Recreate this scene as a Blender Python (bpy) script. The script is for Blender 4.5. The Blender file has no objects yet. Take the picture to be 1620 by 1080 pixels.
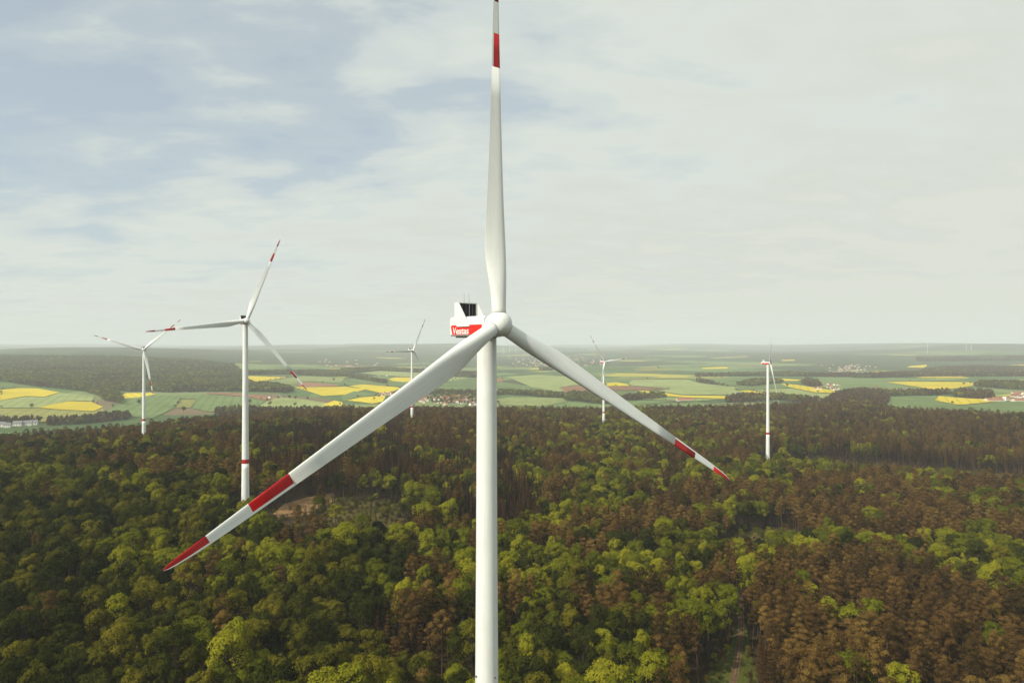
import bpy, math, random
import numpy as np
from mathutils import Matrix, Vector
from mathutils.geometry import tessellate_polygon

random.seed(7)
rng = np.random.default_rng(7)
scene = bpy.context.scene
COL = scene.collection

# ------------------------------------------------------------------ camera
CAMZ = 133.5                       # drone height above the foot of the near turbine
F, CX, CY = 1080.0, 810.0, 545.0   # focal length and eye-level point, in photograph pixels
cam_d = bpy.data.cameras.new('camera')
cam_d.lens, cam_d.sensor_width = 24.0, 36.0
cam_d.shift_y = 5.0 / 1620.0
cam_d.clip_start, cam_d.clip_end = 0.5, 120000.0
cam = bpy.data.objects.new('camera', cam_d)
cam.location = (0, 0, CAMZ)
cam.rotation_euler = (math.radians(90), 0, 0)
COL.objects.link(cam)
scene.camera = cam

# ------------------------------------------------------------------ sun direction, sky, exposure
SUN_EL = math.radians(38)
SUN_H = Vector((-0.76, -0.65))     # horizontal direction towards the sun (left, behind the camera)
sun_dir = Vector((SUN_H.x * math.cos(SUN_EL), SUN_H.y * math.cos(SUN_EL), math.sin(SUN_EL)))
world = bpy.data.worlds.new('World')
scene.world = world
world.use_nodes = True
nt = world.node_tree
nt.nodes.clear()
N, LK = nt.nodes.new, nt.links.new


def mth(tree, op, a, b=None, clamp=False):
    n = tree.nodes.new('ShaderNodeMath')
    n.operation = op
    n.use_clamp = clamp
    for i, v in enumerate((a, b)):
        if v is None:
            continue
        if isinstance(v, (int, float)):
            n.inputs[i].default_value = v
        else:
            tree.links.new(v, n.inputs[i])
    return n.outputs[0]


def ramp(tree, fac, stops, interp='LINEAR'):
    n = tree.nodes.new('ShaderNodeValToRGB')
    n.color_ramp.interpolation = interp
    el = n.color_ramp.elements
    while len(el) < len(stops):
        el.new(0.5)
    for e, (p, c) in zip(el, stops):
        e.position = p
        e.color = (c, c, c, 1) if isinstance(c, (int, float)) else (*c, 1)
    tree.links.new(fac, n.inputs[0])
    return n.outputs[0]


def noise(tree, vec, scale, detail=4, rough=0.5, dist=0.0):
    n = tree.nodes.new('ShaderNodeTexNoise')
    n.inputs['Scale'].default_value = scale
    n.inputs['Detail'].default_value = detail
    n.inputs['Roughness'].default_value = rough
    n.inputs['Distortion'].default_value = dist
    if vec is not None:
        tree.links.new(vec, n.inputs['Vector'])
    return n.outputs['Fac']


def mixc(tree, fac, a, b, blend='MIX'):
    n = tree.nodes.new('ShaderNodeMix')
    n.data_type = 'RGBA'
    n.blend_type = blend
    for key, v in ((0, fac), (6, a), (7, b)):
        if isinstance(v, (int, float)):
            n.inputs[key].default_value = v
        elif isinstance(v, tuple):
            n.inputs[key].default_value = (*v, 1)
        else:
            tree.links.new(v, n.inputs[key])
    return n.outputs[2]


sky = N('ShaderNodeTexSky')
sky.sky_type = 'NISHITA'
sky.sun_disc = False
sky.sun_elevation = SUN_EL
sky.sun_rotation = math.atan2(SUN_H.x, SUN_H.y)
sky.altitude = 400
sky.air_density, sky.dust_density, sky.ozone_density = 1.0, 2.0, 1.0
bg_sky = N('ShaderNodeBackground')
bg_sky.inputs['Strength'].default_value = 0.14
LK(sky.outputs[0], bg_sky.inputs['Color'])
tc = N('ShaderNodeTexCoord')
sep = N('ShaderNodeSeparateXYZ')
LK(tc.outputs['Generated'], sep.inputs[0])
zc = mth(nt, 'MAXIMUM', sep.outputs[2], 0.0)
den = mth(nt, 'ADD', zc, 0.16)
comb = N('ShaderNodeCombineXYZ')
LK(mth(nt, 'DIVIDE', sep.outputs[0], den), comb.inputs[0])
LK(mth(nt, 'DIVIDE', sep.outputs[1], den), comb.inputs[1])
mp = N('ShaderNodeMapping')
mp.inputs['Location'].default_value = (3.1, 1.7, 0)
mp.inputs['Rotation'].default_value = (0, 0, math.radians(-14))
mp.inputs['Scale'].default_value = (0.75, 1.15, 1)
LK(comb.outputs[0], mp.inputs['Vector'])
big = noise(nt, mp.outputs[0], 0.9, 4, 0.55, 0.4)
fine = noise(nt, mp.outputs[0], 3.2, 8, 0.56, 0.25)
# the cloud veil thickens towards the east (right of the picture) and thins to the west
veil = mth(nt, 'ADD', mth(nt, 'MULTIPLY', sep.outputs[0], 0.36), 0.025)
cov = mth(nt, 'ADD', mth(nt, 'MULTIPLY', big, 0.45), mth(nt, 'MULTIPLY', fine, 0.85))
cov = mth(nt, 'SUBTRACT', cov, 0.065)
cov = mth(nt, 'ADD', cov, veil)
low = ramp(nt, zc, [(0.0, 0.40), (0.08, 0.27), (0.25, 0.06), (0.5, 0.0)])
cov = mth(nt, 'ADD', cov, low)
cmask = ramp(nt, cov, [(0.36, 0.58), (0.47, 0.72), (0.60, 0.93), (0.82, 1.0)], 'EASE')
ccol = ramp(nt, cov, [(0.5, (0.62, 0.69, 0.685)), (0.72, (0.735, 0.785, 0.725)), (0.9, (0.70, 0.74, 0.675)), (1.1, (0.74, 0.77, 0.69))])
bg_cl = N('ShaderNodeBackground')
bg_cl.inputs['Strength'].default_value = 0.98
LK(ccol, bg_cl.inputs['Color'])
mixs = N('ShaderNodeMixShader')
LK(cmask, mixs.inputs[0])
LK(bg_sky.outputs[0], mixs.inputs[1])
LK(bg_cl.outputs[0], mixs.inputs[2])
wo = N('ShaderNodeOutputWorld')
LK(mixs.outputs[0], wo.inputs[0])

sun_d = bpy.data.lights.new('sun', 'SUN')
sun_d.energy = 5.0
sun_d.angle = math.radians(0.6)
sun_d.color = (1.0, 0.91, 0.75)
sun = bpy.data.objects.new('sun', sun_d)
sun.rotation_euler = sun_dir.to_track_quat('Z', 'Y').to_euler()
sun.location = (-200, -200, 500)
COL.objects.link(sun)

scene.render.engine = 'CYCLES'
vs = scene.view_settings
vs.view_transform = 'Standard'
vs.look = 'None'
vs.exposure = 0.0
vs.gamma = 1.0
vs.use_curve_mapping = False
cy = scene.cycles
cy.max_bounces = 5
cy.diffuse_bounces = 1
cy.glossy_bounces = 2
cy.transmission_bounces = 3
cy.volume_bounces = 1
cy.use_denoising = True
cy.denoising_input_passes = 'RGB_ALBEDO_NORMAL'
cy.denoising_prefilter = 'ACCURATE'
cy.use_adaptive_sampling = False
cy.adaptive_threshold = 0.01


# ------------------------------------------------------------------ helpers
def tag(o, label=None, cat=None, group=None, kind=None):
    if label:
        o['label'] = label
    if cat:
        o['category'] = cat
    if group:
        o['group'] = group
    if kind:
        o['kind'] = kind
    return o


def link(o, parent=None):
    COL.objects.link(o)
    if parent is not None:
        o.parent = parent
    return o


def mesh(name, verts, faces, mats=(), smooth=False, fmat=None):
    me = bpy.data.meshes.new(name)
    me.from_pydata([tuple(map(float, v)) for v in verts], [], [tuple(map(int, f)) for f in faces])
    for m in mats:
        me.materials.append(m)
    if smooth:
        me.polygons.foreach_set('use_smooth', [True] * len(me.polygons))
    if fmat is not None:
        me.polygons.foreach_set('material_index', fmat)
    me.update()
    return me


def add(name, me, parent=None, mat=None):
    o = bpy.data.objects.new(name, me)
    if mat is not None:
        o.matrix_local = mat
    return link(o, parent)


def new_mat(name):
    m = bpy.data.materials.new(name)
    m.use_nodes = True
    t = m.node_tree
    t.nodes.clear()
    out = t.nodes.new('ShaderNodeOutputMaterial')
    return m, t, out


def principled(name, color, rough=0.5, spec=0.4, bump=None, var=0.0, vscale=1.0, coord='Object'):
    m, t, out = new_mat(name)
    b = t.nodes.new('ShaderNodeBsdfPrincipled')
    b.inputs['Roughness'].default_value = rough
    b.inputs['Specular IOR Level'].default_value = spec
    c = t.nodes.new('ShaderNodeTexCoord')
    if var > 0:
        f = noise(t, c.outputs[coord], vscale, 6, 0.6)
        lo = tuple(x * (1 - var) for x in color)
        hi = tuple(min(1, x * (1 + var)) for x in color)
        t.links.new(ramp(t, f, [(0.3, lo), (0.7, hi)]), b.inputs['Base Color'])
    else:
        b.inputs['Base Color'].default_value = (*color, 1)
    t.links.new(b.outputs[0], out.inputs[0])
    return m


# ------------------------------------------------------------------ terrain height
CTRL = [  # photograph column, depth in metres, height relative to the drone
    (810, 60, -134), (770, 118, -133.5), (810, 300, -136), (0, 300, -122), (1620, 300, -142), (-300, 500, -122), (1950, 500, -155),
    (388, 470, -120.7), (100, 500, -120), (810, 550, -140), (1400, 550, -155), (1620, 600, -158),
    (227, 940, -144), (0, 900, -150), (0, 1100, -165), (650, 1180, -147), (955, 1310, -170), (1213, 940, -162),
    (1620, 900, -162), (1620, 1400, -172), (1300, 1600, -178), (480, 1500, -170), (810, 1700, -182),
    (0, 1700, -200), (150, 1800, -204), (330, 1900, -200), (540, 2200, -208), (720, 2600, -212), (900, 2500, -205),
    (1150, 2600, -200), (1330, 2300, -185), (1500, 2100, -182), (1620, 1900, -182),
    (100, 2500, -185), (0, 3000, -155), (250, 2800, -190), (480, 3000, -195), (600, 3600, -205), (700, 4200, -200),
    (900, 4000, -195), (1100, 4000, -195), (1450, 3200, -185), (1620, 3200, -175), (-300, 3000, -160), (1950, 3000, -170),
    (0, 4200, -130), (200, 4500, -135), (400, 4600, -165), (0, 6500, -75), (200, 6500, -80), (350, 7500, -100),
    (600, 7000, -180), (900, 7500, -180), (1200, 6500, -175), (1500, 6000, -170), (1620, 6000, -165),
    (0, 12000, -100), (400, 12000, -80), (810, 14000, -120), (1100, 14000, -110), (1350, 11000, -80), (1550, 10000, -52),
    (1700, 10000, -55), (0, 25000, -40), (400, 25000, -30), (810, 25000, -25), (1200, 25000, -25), (1620, 25000, -40), (810, 42000, -70)]
_c = np.array(CTRL, float)
_az = np.arctan((_c[:, 0] - CX) / F)
_lr = np.log(_c[:, 1] / np.cos(_az))
_P = np.stack([_az * 2.2, _lr], 1)


def _tpsk(r2):
    return 0.5 * r2 * np.log(np.maximum(r2, 1e-12))


_n = len(_P)
_K = _tpsk(((_P[:, None] - _P[None]) ** 2).sum(-1)) + np.eye(_n) * 1e-3
_A = np.zeros((_n + 3, _n + 3))
_A[:_n, :_n] = _K
_A[:_n, _n] = 1
_A[:_n, _n + 1:] = _P
_A[_n:, :_n] = _A[:_n, _n:].T
_W = np.linalg.solve(_A, np.concatenate([_c[:, 2], np.zeros(3)]))


def height(x, y):
    x = np.asarray(x, float)
    y = np.asarray(y, float)
    d = np.maximum(np.hypot(x, y), 60.0)
    az0 = np.arctan2(x, y)
    az = np.clip(az0, -0.88, 0.88)
    q = np.stack([az * 2.2, np.log(d)], -1)
    z = np.empty(d.shape)
    flat = q.reshape(-1, 2)
    out = np.empty(len(flat))
    for i in range(0, len(flat), 20000):
        s = flat[i:i + 20000]
        out[i:i + 20000] = _tpsk(((s[:, None] - _P[None]) ** 2).sum(-1)) @ _W[:_n] + _W[_n] + s @ _W[_n + 1:]
    z = out.reshape(d.shape)
    w = np.clip((np.abs(az0) - 0.9) / 1.4, 0, 1)
    w = w * w * (3 - 2 * w)
    z = z * (1 - w) + w * (-150.0)
    # gentle small undulation
    z = z + 2.0 * np.sin(x / 170.0 + 1.3) * np.cos(y / 210.0) * np.clip((d - 300) / 900, 0, 1)
    # distant ranges of low hills
    far = np.clip((d - 8500) / 5000, 0, 1)
    z = z + far * (40 * np.sin(x / 2100.0 + y / 6100.0) + 24 * np.sin(x / 900.0 - y / 3300.0 + 2) + 11 * np.sin(x / 410.0 + y / 1700.0))
    for bx_, by_, sx_, sy_, h_ in ((-5600, 8600, 1500, 900, 58), (-8800, 9500, 1600, 900, 60), (7200, 11300, 1700, 1100, 46), (10500, 11500, 1600, 1100, 40), (-1800, 16500, 2600, 1500, 50), (3600, 18000, 2400, 1500, 45)):
        z = z + h_ * np.exp(-((x - bx_) / sx_) ** 2 - ((y - by_) / sy_) ** 2)
    return z + CAMZ


def hz(x, y):
    return float(height(np.array([x]), np.array([y]))[0])


def project(x, y, z):
    return CX + F * x / y, CY - F * (z - CAMZ) / y


_ts = np.exp(np.linspace(math.log(150), math.log(40000), 1500))


def ground(px, py, lift=0.0):
    """where a line of sight meets the ground"""
    a, b = (px - CX) / F, (CY - py) / F
    below = (CAMZ + b * _ts) < height(a * _ts, _ts) + lift
    i = int(np.argmax(below)) if below.any() else len(_ts) - 1
    t = _ts[i]
    if i > 0:
        lo, hi = _ts[i - 1], _ts[i]
        for _ in range(12):
            m = 0.5 * (lo + hi)
            if CAMZ + b * m < hz(a * m, m) + lift:
                hi = m
            else:
                lo = m
        t = hi
    return a * t, t


# ------------------------------------------------------------------ ground materials
def far_ground_material():
    m, t, out = new_mat('land')
    g = t.nodes.new('ShaderNodeNewGeometry')
    pos = g.outputs['Position']
    ln = t.nodes.new('ShaderNodeVectorMath')
    ln.operation = 'LENGTH'
    t.links.new(pos, ln.inputs[0])
    wr = t.nodes.new('ShaderNodeTexNoise')
    wr.inputs['Scale'].default_value = 0.0012
    t.links.new(pos, wr.inputs['Vector'])
    wv = t.nodes.new('ShaderNodeVectorMath')
    wv.operation = 'MULTIPLY_ADD'
    t.links.new(wr.outputs['Color'], wv.inputs[0])
    wv.inputs[1].default_value = (260, 260, 0)
    t.links.new(pos, wv.inputs[2])
    vor = t.nodes.new('ShaderNodeTexVoronoi')
    vor.distance = 'MANHATTAN'
    vor.inputs['Scale'].default_value = 0.0026
    vor.inputs['Randomness'].default_value = 0.9
    t.links.new(wv.outputs[0], vor.inputs['Vector'])
    sp = t.nodes.new('ShaderNodeSeparateColor')
    t.links.new(vor.outputs['Color'], sp.inputs[0])
    patch = ramp(t, sp.outputs[0], [(0.0, (0.085, 0.150, 0.055)), (0.22, (0.155, 0.225, 0.085)), (0.40, (0.060, 0.105, 0.040)),
                                    (0.55, (0.205, 0.250, 0.105)), (0.70, (0.110, 0.170, 0.060)), (0.80, (0.46, 0.40, 0.06)),
                                    (0.88, (0.19, 0.130, 0.085)), (0.94, (0.13, 0.19, 0.075))], 'CONSTANT')
    wood = noise(t, pos, 0.00042, 5, 0.6, 0.4)
    wfar = ramp(t, mth(t, 'DIVIDE', ln.outputs['Value'], 20000.0), [(0.22, 0.0), (0.40, 0.10), (0.6, 0.13)])
    wmask = ramp(t, mth(t, 'ADD', wood, wfar), [(0.53, 0.0), (0.545, 1.0)])
    fn = noise(t, pos, 0.03, 4, 0.7)
    wcol = ramp(t, fn, [(0.3, (0.030, 0.040, 0.024)), (0.7, (0.060, 0.070, 0.040))])
    farm = mixc(t, wmask, patch, wcol)
    grain = noise(t, pos, 0.012, 5, 0.6)
    farm = mixc(t, 0.25, farm, ramp(t, grain, [(0.3, (0.06, 0.09, 0.04)), (0.7, (0.24, 0.26, 0.12))]))
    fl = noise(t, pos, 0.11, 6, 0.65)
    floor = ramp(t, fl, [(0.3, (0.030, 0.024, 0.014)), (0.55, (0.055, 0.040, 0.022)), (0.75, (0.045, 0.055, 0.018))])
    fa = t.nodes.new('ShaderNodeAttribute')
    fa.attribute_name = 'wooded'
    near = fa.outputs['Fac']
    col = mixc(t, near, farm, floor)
    b = t.nodes.new('ShaderNodeBsdfDiffuse')
    t.links.new(col, b.inputs['Color'])
    t.links.new(b.outputs[0], out.inputs[0])
    return m


def field_material(name, c, var=0.22, crumb=False):
    m, t, out = new_mat(name)
    g = t.nodes.new('ShaderNodeNewGeometry')
    oi = t.nodes.new('ShaderNodeObjectInfo')
    mpn = t.nodes.new('ShaderNodeMapping')
    t.links.new(g.outputs['Position'], mpn.inputs['Vector'])
    mpn.inputs['Rotation'].default_value = (0, 0, 0.5)
    mpn.inputs['Scale'].default_value = (1, 0.22, 1)
    f1 = noise(t, g.outputs['Position'], 0.006, 5, 0.6)
    f2 = noise(t, mpn.outputs[0], 0.05, 4, 0.6)
    f = mth(t, 'ADD', mth(t, 'MULTIPLY', f1, 0.6), mth(t, 'MULTIPLY', f2, 0.4))
    f = mth(t, 'ADD', f, mth(t, 'MULTIPLY', mth(t, 'SUBTRACT', oi.outputs['Random'], 0.5), 0.22))
    if crumb:                                      # tufts, clods and ruts seen from close by
        f = mth(t, 'ADD', mth(t, 'MULTIPLY', f, 0.4), mth(t, 'MULTIPLY', noise(t, g.outputs['Position'], 0.55, 5, 0.7), 0.6))
    lo = tuple(x * (1 - var) for x in c)
    hi = tuple(x * (1 + var) for x in c)
    col = ramp(t, f, [(0.35, lo), (0.65, hi)])
    vr = t.nodes.new('ShaderNodeVectorRotate')     # tramlines, each field sown in its own direction
    vr.rotation_type = 'Z_AXIS'
    t.links.new(g.outputs['Position'], vr.inputs['Vector'])
    t.links.new(mth(t, 'MULTIPLY', oi.outputs['Random'], 3.1), vr.inputs['Angle'])
    wv = t.nodes.new('ShaderNodeTexWave')
    wv.inputs['Scale'].default_value = 0.011
    wv.inputs['Distortion'].default_value = 0.6
    t.links.new(vr.outputs[0], wv.inputs['Vector'])
    tl = ramp(t, wv.outputs['Fac'], [(0.80, 1.0), (0.95, 0.80)])
    col = mixc(t, 1.0, col, tl, 'MULTIPLY')
    b = t.nodes.new('ShaderNodeBsdfDiffuse')
    t.links.new(col, b.inputs['Color'])
    t.links.new(b.outputs[0], out.inputs[0])
    return m


M_LAND = far_ground_material()
FM = {'Y': field_material('rape_blossom', (0.57, 0.46, 0.045), 0.14),
      'G': field_material('young_crop', (0.140, 0.190, 0.075)),
      'L': field_material('meadow', (0.250, 0.290, 0.115)),
      'O': field_material('olive_crop', (0.235, 0.235, 0.075)),
      'B': field_material('ploughed_soil', (0.26, 0.145, 0.085)),
      'S': field_material('bare_soil', (0.24, 0.145, 0.070), 0.4, True),
      'T': field_material('track_gravel', (0.150, 0.098, 0.055), 0.35, True),
      'R': field_material('wheel_rut', (0.115, 0.076, 0.044), 0.45, True),
      'V': field_material('track_grass', (0.085, 0.098, 0.022), 0.5, True),
      'K': field_material('scrub_grass', (0.115, 0.095, 0.034), 0.45, True)}

# ------------------------------------------------------------------ terrain sheet
EDGE = np.array([(-400, 1000), (0, 1020), (100, 1060), (200, 1160), (330, 1480), (450, 1620), (750, 1720), (900, 1750), (1000, 1800),
                 (1250, 1850), (1330, 1900), (1420, 1650), (1620, 1480), (2000, 1450)], float)
radii = np.concatenate([[0.0], np.exp(np.linspace(math.log(25), math.log(46000), 300))])
az_f = np.concatenate([np.linspace(-math.pi, -0.85, 60, endpoint=False), np.linspace(-0.85, 0.85, 420, endpoint=False), np.linspace(0.85, math.pi, 60, endpoint=False)])
na = len(az_f)
R_, A_ = np.meshgrid(radii[1:], az_f, indexing='ij')
X_, Y_ = R_ * np.sin(A_), R_ * np.cos(A_)
Z_ = height(X_, Y_)
V = np.concatenate([[[0, 0, hz(0, 0.01)]], np.stack([X_, Y_, Z_], -1).reshape(-1, 3)])
faces = []
nr = len(radii) - 1
ii = np.arange(na)
jj = (ii + 1) % na
faces += [(0, 1 + b, 1 + a) for a, b in zip(ii, jj)]
for r in range(nr - 1):
    o0, o1 = 1 + r * na, 1 + (r + 1) * na
    faces += list(zip(o0 + ii, o0 + jj, o1 + jj, o1 + ii))
me = mesh('terrain', V, faces, [M_LAND], smooth=True)
with np.errstate(divide='ignore', invalid='ignore'):
    _col = np.where(V[:, 1] > 1, CX + F * V[:, 0] / np.maximum(V[:, 1], 1), np.where(V[:, 0] < 0, -400, 2000))
_edge = np.interp(_col, EDGE[:, 0], EDGE[:, 1])
_wd = np.clip((_edge + 20 - np.where(V[:, 1] > 1, V[:, 1], np.hypot(V[:, 0], V[:, 1]))) / 30, 0, 1)
_at = me.attributes.new('wooded', 'FLOAT', 'POINT')
_at.data.foreach_set('value', _wd.astype(np.float32))
me.flip_normals() if me.polygons[5].normal.z < 0 else None
tag(add('terrain', me), 'rolling forest floor and farmland reaching to the hazy horizon', kind='structure')

# ------------------------------------------------------------------ fields (sheets laid on the terrain)
FIELDS = [
    ('Y', [(0, 617), (30, 614), (60, 615), (95, 621), (70, 628), (40, 627), (0, 634)]),
    ('Y', [(60, 645), (110, 635), (145, 636), (163, 644), (148, 651), (90, 648)]),
    ('Y', [(188, 628), (200, 622), (238, 622), (246, 624), (215, 630), (190, 630)]),
    ('L', [(-60, 636), (0, 634.5), (40, 628), (70, 629), (96, 622), (150, 627), (145, 635), (110, 634.6), (58, 645), (-60, 646)]),
    ('G', [(-60, 596), (0, 600), (18, 606), (35, 613), (0, 616), (-60, 618)]),
    ('O', [(-60, 647), (58, 646), (90, 649), (148, 652), (163, 646), (168, 655), (120, 664), (60, 668), (-60, 672)]),
    ('G', [(168, 656), (190, 631), (240, 626), (330, 624), (390, 629), (420, 635), (400, 646), (330, 652), (303, 646), (311, 631), (284, 632), (276, 646), (240, 662)]),
    ('O', [(278, 645.5), (285, 633), (310, 632), (302, 645.5)]),
    ('B', [(325, 623), (330, 621.5), (375, 622), (440, 630), (420, 634), (385, 627.5)]),
    ('L', [(442, 629), (480, 632), (530, 640), (505, 650), (440, 652), (402, 647), (422, 635)]),
    ('Y', [(390, 602), (392, 595), (455, 597), (430, 601), (405, 604)]),
    ('L', [(396, 604.5), (432, 602), (480, 595), (545, 598), (540, 606), (486, 603.5), (462, 608), (400, 607)]),
    ('B', [(465, 609), (486, 604.2), (540, 610), (530, 611.7), (490, 612.6)]),
    ('Y', [(462, 612), (490, 613), (545, 612), (580, 616), (545, 625), (510, 627), (490, 620)]),
    ('Y', [(510, 641), (530, 634), (542, 637), (540, 646)]),
    ('L', [(570, 590), (600, 587), (690, 590), (740, 598), (700, 605), (657, 603), (652, 596.5), (600, 594)]),
    ('G', [(545, 601), (598, 594.5), (624, 597), (613, 600), (620, 603.5), (655, 604), (700, 606), (630, 612), (575, 607.5)]),
    ('Y', [(614, 600), (625, 597.2), (651, 597), (655, 603), (640, 605), (620, 603)]),
    ('Y', [(552, 611), (575, 608.3), (630, 613), (635, 617), (610, 624), (580, 617)]),
    ('Y', [(548, 634), (570, 629), (612, 626), (605, 636), (590, 639)]),
    ('G', [(540, 627), (560, 619), (600, 625), (568, 628.6), (550, 632.5), (544, 636)]),
    ('L', [(545, 640), (600, 640), (640, 646), (560, 648)]),
    ('G', [(632, 612.5), (700, 607), (730, 597.5), (782, 598), (783, 604), (795, 605), (850, 613), (880, 621), (790, 624), (700, 622)]),
    ('L', [(785, 632), (810, 628.5), (890, 630), (897, 636), (860, 643), (790, 641)]),
    ('B', [(784, 603.5), (785, 598), (797, 600), (795, 604)]),
    ('L', [(800, 596), (850, 593), (900, 596), (956, 605), (955, 609.5), (908, 609.6), (884, 613.6), (893, 619), (880, 620), (840, 612)]),
    ('B', [(885, 614), (910, 610), (940, 612), (1000, 611.5), (1060, 616), (1006, 617.5), (930, 618), (895, 622)]),
    ('Y', [(957, 606), (975, 605), (992, 608), (995, 611), (960, 611)]),
    ('Y', [(1007, 618), (1040, 620), (1080, 626), (1150, 627), (1148, 631), (1080, 629), (1040, 626)]),
    ('G', [(882, 621.5), (894, 623), (960, 619), (1006, 618.5), (1038, 627), (960, 633), (900, 629)]),
    ('L', [(985, 632), (1042, 628), (1080, 630), (1150, 632), (1100, 635)]),
    ('O', [(960, 598.3), (1120, 597), (1150, 599), (980, 600.4)]),
    ('G', [(1090, 600), (1200, 596), (1226, 603), (1250, 614), (1185, 616.4), (1165, 617), (1170, 612), (1110, 606)]),
    ('L', [(1000, 601), (1088, 601), (1110, 607), (1168, 613), (1164, 618), (1196, 624), (1150, 625.5), (1080, 624.5), (1042, 619), (1062, 615.4), (1000, 610.5), (994, 607)]),
    ('Y', [(1168, 618.2), (1185, 617.6), (1237, 627), (1235, 629), (1200, 625)]),
    ('Y', [(1226, 606), (1260, 609), (1325, 619), (1322, 622.5), (1290, 621.5), (1252, 613.5)]),
    ('Y', [(1225, 599), (1268, 601), (1262, 603), (1229, 602.6)]),
    ('L', [(1252, 615), (1290, 622.5), (1322, 624), (1300, 634), (1245, 631), (1238, 626), (1190, 616.6)]),
    ('G', [(1265, 607), (1270, 602), (1340, 598), (1480, 600), (1560, 603), (1440, 603.2), (1398, 604), (1440, 612), (1478, 618.2), (1440, 619), (1330, 618.5), (1290, 612)]),
    ('Y', [(1400, 604.5), (1440, 604), (1540, 605), (1538, 611), (1500, 616), (1480, 617), (1440, 611)]),
    ('G', [(1403, 628), (1440, 627), (1484, 627), (1478, 634.4), (1508, 640.6), (1522, 642), (1574, 637), (1620, 635), (1700, 636), (1700, 660), (1620, 656), (1550, 654), (1500, 648), (1430, 648), (1403, 641)]),
    ('Y', [(1479, 634), (1486, 627), (1520, 630), (1580, 633), (1572, 636), (1522, 641), (1510, 640)]),
    ('L', [(1545, 604), (1620, 600), (1700, 600), (1700, 612), (1620, 612), (1542, 611)]),
    ('Y', [(1452, 597), (1520, 595.4), (1532, 597), (1460, 598.6)]),
    ('Y', [(1440, 579), (1470, 577), (1462, 582), (1435, 581.4)]),
    ('Y', [(1372, 588.6), (1402, 587), (1400, 590), (1375, 591)]),
    ('Y', [(1582, 578.4), (1640, 576), (1640, 580), (1585, 580)]),
    ('O', [(1080, 597), (1150, 595.6), (1160, 597.4), (1085, 599.4)]),
    ('Y', [(1110, 582), (1150, 580.5), (1152, 583.5), (1112, 584)]),
    ('O', [(1000, 584), (1060, 583), (1070, 586), (1010, 587)]),
    ('Y', [(1235, 570), (1256, 569), (1258, 571), (1236, 571.4)]),
    ('O', [(1120, 566), (1180, 563), (1184, 565.6), (1130, 568)]),
    ('O', [(930, 552.8), (990, 552.6), (990, 553.8), (930, 554)]),
    ('L', [(800, 562), (850, 559.5), (852, 561.5), (808, 564)]),
    ('O', [(1010, 581), (1040, 580), (1042, 583), (1012, 583.4)]),
    ('O', [(392, 571.5), (415, 571), (416, 573), (393, 573.4)]),
]


def sheet(name, poly_xy, mat, lift, cell):
    """polygon laid on the terrain, cut into small cells so that it follows the ground"""
    import bmesh
    bm = bmesh.new()
    vs_ = [bm.verts.new((x, y, 0)) for x, y in poly_xy]
    bm.faces.new(vs_)
    xs = [p[0] for p in poly_xy]
    ys = [p[1] for p in poly_xy]
    for axis, lo, hi in ((0, min(xs), max(xs)), (1, min(ys), max(ys))):
        n = min(40, int((hi - lo) / cell))
        for k in range(1, n + 1):
            co = [0, 0, 0]
            no = [0, 0, 0]
            co[axis] = lo + (hi - lo) * k / (n + 1)
            no[axis] = 1
            bmesh.ops.bisect_plane(bm, geom=bm.verts[:] + bm.edges[:] + bm.faces[:], plane_co=co, plane_no=no)
    bmesh.ops.triangulate(bm, faces=bm.faces[:])
    co = np.array([v.co[:] for v in bm.verts])
    zz = height(co[:, 0], co[:, 1]) + lift
    for v, z in zip(bm.verts, zz):
        v.co.z = z
    bm.normal_update()
    if sum(f.normal.z for f in bm.faces) < 0:
        bmesh.ops.reverse_faces(bm, faces=bm.faces[:])
    me_ = bpy.data.meshes.new(name)
    bm.to_mesh(me_)
    bm.free()
    me_.materials.append(mat)
    return add(name, me_)


FNAME = {'Y': ('rapeseed_field', 'yellow flowering rapeseed field in the valley'), 'G': ('crop_field', 'green crop field in the valley'),
         'L': ('meadow', 'pale green meadow in the valley'), 'O': ('olive_field', 'pale olive field in the valley'),
         'B': ('ploughed_field', 'reddish brown ploughed field in the valley')}
FIELD_EDGE = []
for i, (k, poly) in enumerate(FIELDS):
    pts = []
    for (x0, y0), (x1, y1) in zip(poly, poly[1:] + poly[:1]):
        n = max(1, int(math.hypot(x1 - x0, (y1 - y0) * 4) / 18))
        for s in range(n):
            pts.append((x0 + (x1 - x0) * s / n, y0 + (y1 - y0) * s / n))
    w = [ground(px_ + rng.normal(0, .35), py_ + rng.normal(0, .10)) if 0 < px_ < 1620 else ground(px_, py_) for px_, py_ in pts]
    d = np.mean([p[1] for p in w])
    FIELD_EDGE.append(w)
    o = sheet(FNAME[k][0], w, FM[k], 1.2 + 0.012 * i + d * 2e-4, max(40, d / 40))
    tag(o, FNAME[k][1], kind='structure')

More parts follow.
